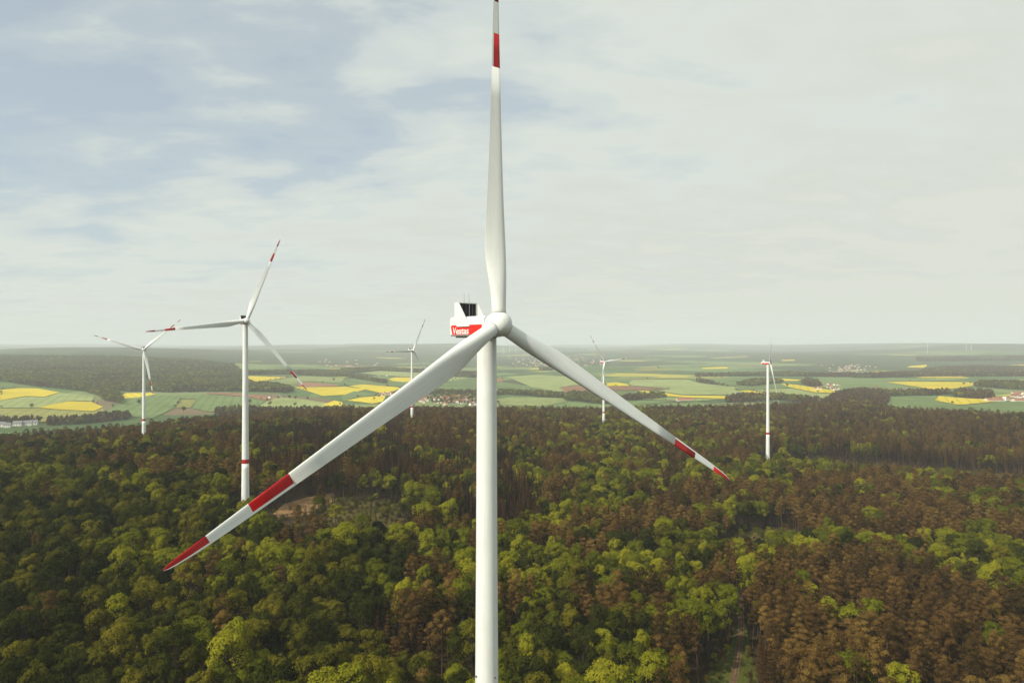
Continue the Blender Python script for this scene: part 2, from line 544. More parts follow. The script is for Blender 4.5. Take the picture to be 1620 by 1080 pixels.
# clearings: bare ground, scrub and a dirt track (ground sheets in the forest)
CLEAR = [
    ('S', 'clearing', 'bare brown soil clearing beside the foot of the left tower', [(432, 812), (450, 797), (480, 788), (528, 779), (534, 790), (505, 803), (484, 816), (440, 818)]),
    ('K', 'clearing', 'scrubby felled clearing of dry grass and saplings', [(500, 822), (530, 795), (560, 790), (600, 792), (632, 800), (640, 822), (600, 842), (545, 846)]),
    ('K', 'clearing', 'open strip of young growth below the dark pine stand', [(1240, 729), (1300, 728), (1400, 735), (1500, 744), (1700, 758), (1700, 806), (1550, 786), (1400, 768), (1240, 748)]),
    ('V', 'clearing', 'grassy clearing beside the dirt track', [(1060, 1230), (1090, 1130), (1115, 1070), (1152, 1030), (1168, 985), (1180, 985), (1188, 1030), (1200, 1080), (1215, 1130), (1230, 1230)]),
    ('K', 'clearing', 'small gap in the wood in front of tall bare trunks', [(1160, 842), (1250, 838), (1262, 850), (1160, 858)]),
    ('T', 'clearing', 'sandy open spot by the forest path', [(1120, 872), (1150, 866), (1172, 866), (1176, 880), (1165, 890), (1120, 884)]),
]
clear_w = []
for i, (k, nm, lb, poly) in enumerate(CLEAR):
    w = [ground(*p) for p in poly]
    clear_w.append((k, w))
    tag(sheet(nm, w, FM[k], 0.15 + 0.004 * i, 12), lb, kind='structure')
trk = [ground(*p) for p in [(1128, 1240), (1145, 1160), (1158, 1090), (1166, 1045), (1171, 1010), (1173, 985), (1171, 940)]]


def strip(path, off, wd, name, mat, lift):
    L_, R2 = [], []
    for i, p in enumerate(path):
        a = path[max(0, i - 1)]
        b = path[min(len(path) - 1, i + 1)]
        t = Vector((b[0] - a[0], b[1] - a[1])).normalized()
        nrm = Vector((t.y, -t.x))
        L_.append((p[0] + nrm.x * (off - wd / 2), p[1] + nrm.y * (off - wd / 2)))
        R2.append((p[0] + nrm.x * (off + wd / 2), p[1] + nrm.y * (off + wd / 2)))
    return sheet(name, L_ + R2[::-1], mat, lift, 4)


tag(strip(trk, 0, 3.0, 'dirt_track', FM['T'], 0.22), 'sandy dirt track leading into the forest', kind='structure')
for s in (-1, 1):
    tag(strip(trk, s * 0.75, 0.5, 'wheel_rut', FM['R'], 0.24), 'dark wheel rut worn into the dirt track', kind='structure')


def inside(px, py, poly):
    x = np.asarray(px)
    y = np.asarray(py)
    r = np.zeros(x.shape, bool)
    n = len(poly)
    j = n - 1
    for i in range(n):
        xi, yi = poly[i]
        xj, yj = poly[j]
        c = ((yi > y) != (yj > y)) & (x < (xj - xi) * (y - yi) / (yj - yi + 1e-12) + xi)
        r ^= c
        j = i
    return r


# ------------------------------------------------------------------ tree shapes
def leaf_mat(name, dark, mid, light, trans=0.25):
    m, t, out = new_mat(name)
    oi = t.nodes.new('ShaderNodeObjectInfo')
    tcn = t.nodes.new('ShaderNodeTexCoord')
    big_ = noise(t, oi.outputs['Location'], 0.011, 3, 0.5)
    sm = noise(t, tcn.outputs['Object'], 0.55, 4, 0.7)
    f = mth(t, 'ADD', mth(t, 'MULTIPLY', oi.outputs['Random'], 0.50), mth(t, 'MULTIPLY', big_, 0.45))
    f = mth(t, 'ADD', f, mth(t, 'MULTIPLY', mth(t, 'SUBTRACT', sm, 0.5), 0.45))
    col = ramp(t, f, [(0.18, dark), (0.48, mid), (0.80, light)])
    d = t.nodes.new('ShaderNodeBsdfDiffuse')
    tr = t.nodes.new('ShaderNodeBsdfTranslucent')
    mx = t.nodes.new('ShaderNodeMixShader')
    mx.inputs[0].default_value = trans
    t.links.new(col, d.inputs['Color'])
    t.links.new(col, tr.inputs['Color'])
    t.links.new(d.outputs[0], mx.inputs[1])
    t.links.new(tr.outputs[0], mx.inputs[2])
    t.links.new(mx.outputs[0], out.inputs[0])
    return m


LM = {'beech': leaf_mat('beech_leaves', (0.050, 0.060, 0.006), (0.145, 0.158, 0.010), (0.290, 0.275, 0.018), 0.18),
      'oak': leaf_mat('oak_leaves', (0.009, 0.014, 0.003), (0.046, 0.053, 0.007), (0.165, 0.143, 0.012), 0.15),
      'pine': leaf_mat('pine_needles', (0.030, 0.022, 0.008), (0.098, 0.056, 0.017), (0.175, 0.112, 0.027), 0.05),
      'spruce': leaf_mat('spruce_needles', (0.014, 0.009, 0.005), (0.040, 0.022, 0.009), (0.085, 0.050, 0.016), 0.1),
      'bush': leaf_mat('bush_leaves', (0.050, 0.056, 0.012), (0.110, 0.110, 0.020), (0.180, 0.150, 0.034), 0.25)}
BARK = {'beech': principled('beech_bark', (0.065, 0.055, 0.042), 0.9, 0.1, var=0.4, vscale=1.5),
        'oak': principled('oak_bark', (0.050, 0.040, 0.030), 0.9, 0.1, var=0.4, vscale=1.5),
        'pine': principled('pine_bark', (0.085, 0.050, 0.030), 0.9, 0.1, var=0.4, vscale=1.2),
        'spruce': principled('spruce_bark', (0.085, 0.058, 0.042), 0.9, 0.1, var=0.4, vscale=1.5),
        'bush': principled('twig_bark', (0.10, 0.08, 0.06), 0.9, 0.1, var=0.3, vscale=3)}


def unit(v):
    return v / np.maximum(np.linalg.norm(v, axis=-1, keepdims=True), 1e-9)


def leaves(p, n, size, g, aspect=0.75):
    """one small bent leaf-spray (two triangles) per point"""
    k = len(p)
    n = unit(n + g.normal(0, 0.26, (k, 3)))
    t = unit(np.cross(n, g.normal(0, 1, (k, 3))))
    b = np.cross(n, t)
    s = (size * g.uniform(0.65, 1.3, k))[:, None]
    v = np.stack([p - t * s, p - b * s * aspect + n * s * 0.15, p + t * s, p + b * s * aspect + n * s * 0.15], 1)
    f = np.arange(k * 4).reshape(k, 4)
    return v.reshape(-1, 3), f


def taper(path, radii_, sides=6):
    vs_, fs = [], []
    for i, (p, r) in enumerate(zip(path, radii_)):
        for s in range(sides):
            a = 2 * math.pi * s / sides
            vs_.append((p[0] + r * math.cos(a), p[1] + r * math.sin(a), p[2]))
        if i:
            o0, o1 = (i - 1) * sides, i * sides
            for s in range(sides):
                fs.append((o0 + s, o0 + (s + 1) % sides, o1 + (s + 1) % sides, o1 + s))
    return np.array(vs_), fs


def merge(parts):
    vs_, fs, o = [], [], 0
    for v, f in parts:
        vs_.append(np.asarray(v, float).reshape(-1, 3))
        fs += [tuple(int(i) + o for i in q) for q in f]
        o += len(vs_[-1])
    return np.concatenate(vs_), fs


def broadleaf(seed, H=25.0, R=5.2, n_lobe=15, n_leaf=150, leaf=0.34):
    g = np.random.default_rng(seed)
    base = H * g.uniform(0.30, 0.40)
    cz = (H + base) / 2
    rz = (H - base) / 2
    parts, limbs = [], []
    lean = g.normal(0, 0.4, 2)
    for i in range(n_lobe):
        u = g.uniform(-0.55, 1.0) if i > 3 else g.uniform(0.6, 1.0)
        a = i * 2.399 + g.uniform(-0.5, 0.5)
        w = math.sqrt(max(0.05, 1 - (u * 0.95) ** 2)) * g.uniform(0.55, 0.92)
        c = np.array([w * R * math.cos(a) + lean[0], w * R * math.sin(a) + lean[1], cz + u * rz * g.uniform(0.70, 0.88)])
        r = R * g.uniform(0.30, 0.50)
        d = unit(g.normal(0, 1, (n_leaf, 3)) + np.array([c[0], c[1], (c[2] - cz) * 0.6 + 2.2]) / R * 1.1)
        p = c + d * np.array([r, r, r * 0.85]) * g.uniform(0.70, 1.18, (n_leaf, 1))
        parts.append(leaves(p, d + np.array([0, 0, 0.25]), leaf, g))
        if i % 3 == 0:
            limbs.append(c)
    for i in range(16):        # small outer twigs
        u, a = g.uniform(-0.3, 1.0), g.uniform(0, 6.283)
        w = math.sqrt(max(0.03, 1 - u * u)) * g.uniform(0.8, 1.05)
        c = np.array([w * R * math.cos(a) + lean[0], w * R * math.sin(a) + lean[1], cz + u * rz * g.uniform(0.85, 1.04)])
        d = unit(g.normal(0, 1, (34, 3)) + np.array([0, 0, 0.6]))
        parts.append(leaves(c + d * g.uniform(0.4, 1.0) * g.uniform(0.5, 1.2, (34, 1)), d, leaf * 0.85, g))
    # loose sprays breaking up the outline
    k = 150
    d = unit(g.normal(0, 1, (k, 3)) + np.array([0, 0, 0.5]))
    p = np.array([lean[0], lean[1], cz]) + d * np.array([R, R, rz]) * g.uniform(0.82, 1.06, (k, 1))
    parts.append(leaves(p, d, leaf * 0.9, g))
    crown = merge(parts)
    tr = [taper([(0, 0, -1.0), (0.1, 0, H * 0.25), (lean[0] * .5, lean[1] * .5, H * 0.55), (lean[0], lean[1], H * 0.8)], [0.42, 0.33, 0.22, 0.08])]
    for c in limbs:
        z0 = base * g.uniform(0.85, 1.2)
        tr.append(taper([(0.05, 0, z0), (c[0] * .5, c[1] * .5, (z0 + c[2]) / 2 + 0.4), tuple(c)], [0.16, 0.10, 0.03], 4))
    return crown, merge(tr)


def pine(seed, H=27.0, R=2.9, n_leaf=108, leaf=0.30):
    g = np.random.default_rng(seed)
    base = H * g.uniform(0.50, 0.60)
    parts, limbs = [], []
    bend = g.normal(0, 0.5, 2)
    n = 14
    for i in range(n):
        f = (i + 0.5) / n
        z = base + (H - base) * (f ** 0.85)
        w = R * math.sqrt(max(0.02, 1 - ((f - 0.32) / 0.74) ** 2)) * g.uniform(0.45, 1.0)
        a = i * 2.399 + g.uniform(-0.6, 0.6)
        if f > 0.9:
            w *= 0.3
        ax = bend * (z / H) ** 2
        c = np.array([ax[0] + w * math.cos(a), ax[1] + w * math.sin(a), z])
        r = g.uniform(1.05, 1.85) * (1.08 - 0.2 * f)
        d = unit(g.normal(0, 1, (n_leaf, 3)) + np.array([c[0] * .35, c[1] * .35, 0.55]))
        p = c + d * np.array([r, r, r * 0.62]) * g.uniform(0.75, 1.15, (n_leaf, 1))
        parts.append(leaves(p, d + np.array([0, 0, 0.2]), leaf, g, 0.55))
        if i % 2 == 0:
            limbs.append((c, ax))
    crown = merge(parts)
    tr = [taper([(0, 0, -1.0), (0, 0, H * 0.3), (bend[0] * .4, bend[1] * .4, H * 0.65), (bend[0], bend[1], H * 0.97)], [0.26, 0.21, 0.15, 0.04])]
    for c, ax in limbs:
        tr.append(taper([(ax[0], ax[1], c[2] - 0.5), tuple(c)], [0.07, 0.02], 4))
    return crown, merge(tr)


def spruce(seed, H=26.0, R=2.5, leaf=0.42):
    g = np.random.default_rng(seed)
    base = H * 0.22
    k = 900
    f = g.uniform(0, 1, k) ** 0.85
    tier = np.round(f * 15) / 15
    a = g.uniform(0, 2 * math.pi, k)
    rad = R * (1.02 - tier) * (0.45 + 0.55 * np.sqrt(g.uniform(0, 1, k))) * (1 + 0.22 * np.sin(a * 5 + tier * 31)) + 0.1
    z = base + (H - base) * tier - rad * 0.35 + g.normal(0, 0.16, k)
    p = np.stack([rad * np.cos(a), rad * np.sin(a), z], 1)
    d = np.stack([np.cos(a), np.sin(a), 0.75 + 0 * a], 1)
    crown = leaves(p, d, leaf, g, 0.5)
    tr = taper([(0, 0, -1.0), (0, 0, H * 0.5), (0, 0, H * 0.98)], [0.24, 0.15, 0.02])
    return crown, tr


def bush(seed, H=3.2):
    g = np.random.default_rng(seed)
    parts = []
    tr = []
    for i in range(7):
        a = i * 2.4
        c = np.array([1.0 * math.cos(a) * g.uniform(.2, 1), 1.0 * math.sin(a) * g.uniform(.2, 1), H * g.uniform(.4, .8)])
        d = unit(g.normal(0, 1, (40, 3)) + np.array([0, 0, 0.5]))
        parts.append(leaves(c + d * g.uniform(.6, 1.1) * np.array([1, 1, .8]), d, 0.3, g))
        tr.append(taper([(0, 0, -0.3), tuple(c)], [0.06, 0.02], 4))
    return merge(parts), merge(tr)


def far_tree(seed, conifer):
    """few-sided tree for woods several kilometres away"""
    g = np.random.default_rng(seed)
    parts = []
    H = 22.0
    for i in range(7 if not conifer else 6):
        a = i * 2.4
        if conifer:
            f = i / 6
            c = np.array([1.0 * math.cos(a), 1.0 * math.sin(a), H * (0.35 + 0.6 * f)])
            rr = np.array([3.2 * (1.1 - f)] * 2 + [3.0])
        else:
            c = np.array([3.4 * math.cos(a) * g.uniform(.3, 1), 3.4 * math.sin(a) * g.uniform(.3, 1), H * g.uniform(.48, .85)])
            rr = np.array([2.9, 2.9, 2.6]) * g.uniform(0.8, 1.2)
        d = unit(g.normal(0, 1, (26, 3)) + np.array([0, 0, 0.4]))
        parts.append(leaves(c + d * rr, d, 1.35, g))
    tr = taper([(0, 0, -1), (0, 0, H * .6)], [0.5, 0.2], 4)
    return merge(parts), tr


def tree_meshes(kind, crown, trunk, tagn):
    cm = mesh('crown_' + tagn, crown[0], crown[1], [LM[kind]])
    tm = mesh('trunk_' + tagn, trunk[0], trunk[1], [BARK[kind]], smooth=True)
    cv, cf = merge([crown, trunk])
    both = mesh('whole_' + tagn, cv, cf, [LM[kind], BARK[kind]], fmat=[0] * len(crown[1]) + [1] * len(trunk[1]))
    return cm, tm, both


PROTO = []   # (kind, crown mesh, trunk mesh, whole mesh)
for k in range(5):
    c, t_ = broadleaf(100 + k, H=25 + (k % 3) * 1.5, R=4.6 + 0.45 * (k % 3))
    PROTO.append(('beech', *tree_meshes('beech', c, t_, 'beech%d' % k)))
for k in range(5):
    c, t_ = broadleaf(200 + k, H=24 + (k % 3) * 1.5, R=4.8 + 0.4 * (k % 3), n_lobe=13, n_leaf=165)
    PROTO.append(('oak', *tree_meshes('oak', c, t_, 'oak%d' % k)))
for k in range(5):
    c, t_ = pine(300 + k, H=26 + (k % 3) * 1.4, R=2.5 + 0.3 * (k % 3))
    PROTO.append(('pine', *tree_meshes('pine', c, t_, 'pine%d' % k)))
for k in range(4):
    c, t_ = spruce(400 + k, H=24 + (k % 3) * 2.0, R=2.3 + 0.25 * (k % 3))
    PROTO.append(('spruce', *tree_meshes('spruce', c, t_, 'spruce%d' % k)))
for k in range(3):
    c, t_ = bush(500 + k)
    PROTO.append(('bush', *tree_meshes('bush', c, t_, 'bush%d' % k)))
for k in range(2):
    c, t_ = far_tree(600 + k, False)
    PROTO.append(('far_beech', *tree_meshes('beech', c, t_, 'farbeech%d' % k)))
for k in range(2):
    c, t_ = far_tree(610 + k, False)
    PROTO.append(('far_oak', *tree_meshes('bush', c, t_, 'faroak%d' % k)))
for k in range(2):
    c, t_ = far_tree(620 + k, True)
    PROTO.append(('far_pine', *tree_meshes('pine', c, t_, 'farpine%d' % k)))
KIDX = {}
for i, p in enumerate(PROTO):
    KIDX.setdefault(p[0], []).append(i)
proto_col = bpy.data.collections.new('tree_shapes')
for i, p in enumerate(PROTO):
    po = bpy.data.objects.new('shape_%03d' % i, p[3])
    proto_col.objects.link(po)


def scatter_group():
    ng = bpy.data.node_groups.new('scatter_trees', 'GeometryNodeTree')
    ng.interface.new_socket('Geometry', in_out='INPUT', socket_type='NodeSocketGeometry')
    ng.interface.new_socket('Geometry', in_out='OUTPUT', socket_type='NodeSocketGeometry')
    a = ng.nodes.new('NodeGroupInput')
    z = ng.nodes.new('NodeGroupOutput')
    ci = ng.nodes.new('GeometryNodeCollectionInfo')
    ci.inputs['Collection'].default_value = proto_col
    ci.inputs['Separate Children'].default_value = True
    ci.inputs['Reset Children'].default_value = True
    iop = ng.nodes.new('GeometryNodeInstanceOnPoints')
    iop.inputs['Pick Instance'].default_value = True

    def attr(nm, ty):
        n = ng.nodes.new('GeometryNodeInputNamedAttribute')
        n.data_type = ty
        n.inputs['Name'].default_value = nm
        return n.outputs[0]
    ng.links.new(a.outputs[0], iop.inputs['Points'])
    ng.links.new(ci.outputs[0], iop.inputs['Instance'])
    ng.links.new(attr('shape', 'INT'), iop.inputs['Instance Index'])
    ng.links.new(attr('turn', 'FLOAT_VECTOR'), iop.inputs['Rotation'])
    ng.links.new(attr('size', 'FLOAT_VECTOR'), iop.inputs['Scale'])
    ng.links.new(iop.outputs[0], z.inputs[0])
    return ng


SCATTER = scatter_group()


def scatter(name, pts, shape, turn, size):
    me_ = bpy.data.meshes.new(name)
    me_.from_pydata([tuple(p) for p in pts], [], [])
    a = me_.attributes.new('shape', 'INT', 'POINT')
    a.data.foreach_set('value', np.asarray(shape, np.int32))
    a = me_.attributes.new('turn', 'FLOAT_VECTOR', 'POINT')
    a.data.foreach_set('vector', np.asarray(turn, np.float32).ravel())
    a = me_.attributes.new('size', 'FLOAT_VECTOR', 'POINT')
    a.data.foreach_set('vector', np.asarray(size, np.float32).ravel())
    o = add(name, me_)
    md = o.modifiers.new('scatter', 'NODES')
    md.node_group = SCATTER
    return o


# ------------------------------------------------------------------ turbine places (needed to keep their feet clear)
TURB = [  # hub pixel, depth, yaw, tilt, cone, rotor angle
    ((789.3, 512.8), 117.9, 39.8, 8.8, 5.7, 2.03),
    ((390, 507.5), 470, 34, 7, 4, 22),
    ((227, 553), 940, 20, 7, 4, 48),
    ((653.8, 554.5), 1180, 48, 7, 4, 28),
    ((957, 572.4), 1310, 36, 7, 4, 84),
    ((1219, 574), 940, 68, 7, 4, 62)]
HUBH, OVER = 137.0, 3.44
turb_xy = []
for (hx, hy), D, psi, *_ in TURB:
    p = math.radians(psi)
    X, Y = D * (hx - CX) / F, D
    turb_xy.append((X - OVER * math.sin(p), Y + OVER * math.cos(p), CAMZ + D * (CY - hy) / F))

# ------------------------------------------------------------------ forest scatter
DEC = np.array([  # share of broadleaved trees, by place (rows: near treetops .. far; columns across)
    [.1, .1, .4, .5, .25, .2, .3, .6, .3, .3, .2, .1, .1],
    [.5, .5, .6, .35, .1, .2, .4, .5, .4, .35, .15, .08, .05],
    [.8, .7, .6, .4, .05, .45, .2, .5, .5, .65, .3, .3, .3],
    [.8, .8, .8, .5, .4, .35, .05, .4, .4, .35, .3, .35, .35],
    [.8, .9, .8, .7, .4, .3, .1, .6, .5, .6, .2, .15, .15],
    [.8, .9, .8, .8, .7, .7, .7, .6, .5, .5, .3, .5, .6],
    [.8, .9, .8, .7, .6, .6, .8, .7, .5, .5, .15, .6, .95],
    [.8, .8, .8, .7, .6, .5, .6, .6, .35, .35, .10, .15, .3],
    [.7, .8, .8, .7, .6, .5, .5, .6, .35, .3, .16, .13, .10],
    [.7, .8, .7, .7, .7, .6, .7, .6, .35, .4, .16, .13, .10],
    [.8, .8, .7, .8, .7, .5, .6, .6, .35, .3, .16, .13, .10]])


def lookup(tab, px, py):
    u = np.clip(px / 135.0, 0, tab.shape[1] - 1.001)
    v = np.clip((py - 660) / 40.0, 0, tab.shape[0] - 1.001)
    i, j = v.astype(int), u.astype(int)
    fu, fv = u - j, v - i
    return (tab[i, j] * (1 - fu) + tab[i, j + 1] * fu) * (1 - fv) + (tab[i + 1, j] * (1 - fu) + tab[i + 1, j + 1] * fu) * fv


def vnoise(x, y, s, seed):
    """smooth value noise 0..1"""
    g = np.random.default_rng(seed)
    tab = g.uniform(0, 1, (256, 256))
    u, v = x / s + 1000.3, y / s + 1000.7
    i, j = np.floor(u).astype(int), np.floor(v).astype(int)
    fu, fv = u - i, v - j
    fu, fv = fu * fu * (3 - 2 * fu), fv * fv * (3 - 2 * fv)
    T = lambda a, b: tab[a % 256, b % 256]
    return (T(i, j) * (1 - fu) + T(i + 1, j) * fu) * (1 - fv) + (T(i, j + 1) * (1 - fu) + T(i + 1, j + 1) * fu) * fv


sp = 4.6
gx = np.arange(-1700, 1900, sp)
gy = np.arange(70, 2000, sp)
GX, GY = np.meshgrid(gx, gy)
GX = (GX + rng.uniform(-.5, .5, GX.shape) * sp).ravel()
GY = (GY + rng.uniform(-.5, .5, GY.shape) * sp).ravel()
keep = (np.abs(GX / GY) < 0.86)
keep &= GY < np.interp(CX + F * GX / GY, EDGE[:, 0], EDGE[:, 1]) + 30 * (vnoise(GX, GY, 60, 3) - .5)
keep |= (np.hypot(GX, GY) < 190) & (GY > 75)
GX, GY = GX[keep], GY[keep]
GZ = height(GX, GY)
PX, PY = CX + F * GX / GY, CY - F * (GZ + 18 - CAMZ) / GY
dec = np.clip(lookup(DEC, PX, PY) * 1.15 + 0.02, 0, 1)
nz = 0.55 * vnoise(GX, GY, 34, 11) + 0.45 * vnoise(GX, GY, 13, 12)
nz = np.clip((nz - 0.5) * 2.0 + 0.5, 0, 1) * 0.8 + rng.uniform(0, 1, len(GX)) * 0.2
isdec = nz < dec
dz = ((PX > 380) & (PX < 640) & (PY > 670) & (PY < 745)) | ((PX > 590) & (PX < 860) & (PY > 715) & (PY < 835)) 
sprf = np.where(dz, 0.80, np.where(PX > 1230, 0.14, 0.34))
sprf = np.where((PX > 1235) & (PY < 745), 0.50, sprf)
darkf = np.clip(0.70 - PX / 1620 * 0.42, 0.25, 0.75)
n2 = vnoise(GX, GY, 28, 21) * 0.6 + rng.uniform(0, 1, len(GX)) * 0.4
kind = np.where(isdec, np.where(n2 < darkf, 1, 0), np.where(n2 < sprf, 3, 2))   # 0 beech 1 oak 2 pine 3 spruce
rad = np.array([3.3, 3.3, 2.3, 1.9])[kind] * rng.uniform(0.66, 1.34, len(GX))
# clearings and turbine feet
young = np.zeros(len(GX), bool)
bare = np.zeros(len(GX), bool)
YOUNGW = [[ground(*p) for p in q] for q in (
    [(410, 812), (540, 796), (640, 800), (655, 845), (640, 880), (540, 892), (410, 885)],
    [(1150, 852), (1262, 848), (1275, 905), (1150, 905)])]
for w in YOUNGW:
    young |= inside(GX, GY, w) & (rng.uniform(0, 1, len(GX)) < 0.985)
for k, w in clear_w:
    ins = inside(GX, GY, w)
    if k in 'ST':
        bare |= ins
    else:
        young |= ins
for x, y, z in turb_xy:
    d2 = np.hypot(GX - x, GY - y)
    bare |= d2 < 9
    young |= d2 < 16
    if y > 300:                # the crane pad and access lane in front of each foot
        ln_ = {1: 0.92, 2: 0.94, 5: 0.885}.get([t[1] for t in turb_xy].index(y), 0.97)
        a0, a1 = np.array([x * ln_, y * ln_]), np.array([x, y])
        ab = a1 - a0
        q_ = np.clip(((GX - a0[0]) * ab[0] + (GY - a0[1]) * ab[1]) / (ab @ ab), 0, 1)
        young |= np.hypot(GX - a0[0] - q_ * ab[0], GY - a0[1] - q_ * ab[1]) < 13
tq = np.array(trk)
for a, b in zip(tq[:-1], tq[1:]):
    ab = b - a
    s = np.clip(((GX - a[0]) * ab[0] + (GY - a[1]) * ab[1]) / (ab @ ab), 0, 1)
    bare |= np.hypot(GX - a[0] - s * ab[0], GY - a[1] - s * ab[1]) < 3.4
# every spot keeps its own room: dart throwing in random order
order = rng.permutation(len(GX))
cell = 6.0
grid = {}
chosen = []
for i in order:
    if bare[i]:
        continue
    x, y = GX[i], GY[i]
    if young[i]:
        r = rng.uniform(0.9, 2.4)
    else:
        r = rad[i]
    cx_, cy_ = int(x // cell), int(y // cell)
    ok = True
    for a in (-1, 0, 1):
        for b in (-1, 0, 1):
            for (x2, y2, r2) in grid.get((cx_ + a, cy_ + b), ()):
                if (x - x2) ** 2 + (y - y2) ** 2 < ((r + r2) * 0.95) ** 2:
                    ok = False
                    break
            if not ok:
                break
        if not ok:
            break
    if ok:
        grid.setdefault((cx_, cy_), []).append((x, y, r))
        chosen.append(i)
chosen = np.array(chosen)
KN = ['beech', 'oak', 'pine', 'spruce']
T_SHAPE, T_SIZE, T_TURN, T_POS, T_KIND = [], [], [], [], []
for i in chosen:
    if young[i]:
        if rng.uniform() < 0.35:
            kn = KN[kind[i]]
            s = rng.uniform(0.18, 0.36)
            size = (s * 1.2, s * 1.2, s)
        else:
            kn = 'bush'
            s = rng.uniform(0.5, 1.2)
            size = (s, s, s)
    else:
        kn = KN[kind[i]]
        base_r = (4.3, 4.3, 2.7, 2.1)[kind[i]] * 0.97
        s = (rad[i] / base_r) * (1.15 if kind[i] == 2 else 1.0)
        hgt = rng.uniform(0.70, 1.16) * (0.75 + 0.25 * s)
        if kind[i] < 2:
            s *= 1.15
        size = (s, s, hgt)
    T_KIND.append(kn)
    T_SHAPE.append(random.choice(KIDX[kn]))
    T_SIZE.append(size)
    T_TURN.append((rng.normal(0, 0.03), rng.normal(0, 0.03), rng.uniform(0, 6.283)))
    T_POS.append((GX[i], GY[i], GZ[i] - 0.1))
T_POS = np.array(T_POS)
T_KIND = np.array(T_KIND)
print('trees', len(T_POS), {k: int((T_KIND == k).sum()) for k in set(T_KIND)})

# the 300 of each kind that show largest in the picture stand as single trees
tall = np.array([s[2] for s in T_SIZE]) * 25
topx, topy = project(T_POS[:, 0], T_POS[:, 1], T_POS[:, 2] + tall * 0.92)
vis = (topx > -8) & (topx < 1628) & (topy < 1078)
single = np.zeros(len(T_POS), bool)
ROOT = {'beech': ('beech_tree', 'bright yellow-green broadleaf tree'), 'oak': ('oak_tree', 'dark green broadleaf tree'),
        'pine': ('pine_tree', 'brown-olive pine tree'), 'spruce': ('spruce_tree', 'dark pointed spruce tree'),
        'bush': ('bush', 'low leafy bush')}
CATN = {'bush': 'bush'}
c_soil = np.mean(np.array(clear_w[0][1]), 0)
c_trk = np.mean(np.array(clear_w[3][1]), 0)
c_gap = np.mean(np.array(clear_w[4][1]), 0)
for kn, lim in (('beech', 300), ('oak', 300), ('pine', 300), ('spruce', 220), ('bush', 160)):
    idx = np.where(vis & (T_KIND == kn) & (tall > (1 if kn == 'bush' else 12)))[0]
    idx = idx[np.argsort(np.hypot(T_POS[idx, 0], T_POS[idx, 1]))][:lim]
    single[idx] = True
    for i in idx:
        pk, cm, tm, _ = PROTO[T_SHAPE[i]]
        nm, lb = ROOT[kn]
        x, y = T_POS[i, 0], T_POS[i, 1]
        if math.hypot(x - c_trk[0], y - c_trk[1]) < 32:
            where = 'beside the dirt track clearing'
        elif math.hypot(x - c_soil[0], y - c_soil[1]) < 55:
            where = 'around the bare soil clearing'
        elif math.hypot(x - c_gap[0], y - c_gap[1]) < 40:
            where = 'at the small gap before the bare trunks'
        elif CX + F * x / y < 752:
            where = 'in the leafy wood before the soil clearing'
        elif CX + F * x / y < 1130:
            where = 'in the wood between near tower and dirt track'
        else:
            where = 'in the wood across the dirt track'
        hh = T_SIZE[i][2]
        lb = ('tall ' if hh > 1.02 else 'low ' if hh < 0.84 else '') + lb if kn != 'bush' else lb
        e = bpy.data.objects.new(nm, None)
        e.empty_display_size = 2
        e.location = tuple(T_POS[i])
        e.rotation_euler = T_TURN[i]
        e.scale = T_SIZE[i]
        link(e)
        tag(e, lb + ' ' + where, CATN.get(kn, 'tree'), lb + ' ' + where)
        add('trunk' if kn != 'bush' else 'stem', tm, e)
        add('crown' if kn != 'bush' else 'foliage', cm, e)
rest = np.where(~single)[0]
fo = scatter('forest', T_POS[rest], [T_SHAPE[i] for i in rest], [T_TURN[i] for i in rest], [T_SIZE[i] for i in rest])
tag(fo, 'mixed green and brown forest stretching away to the valley', 'forest', kind='stuff')

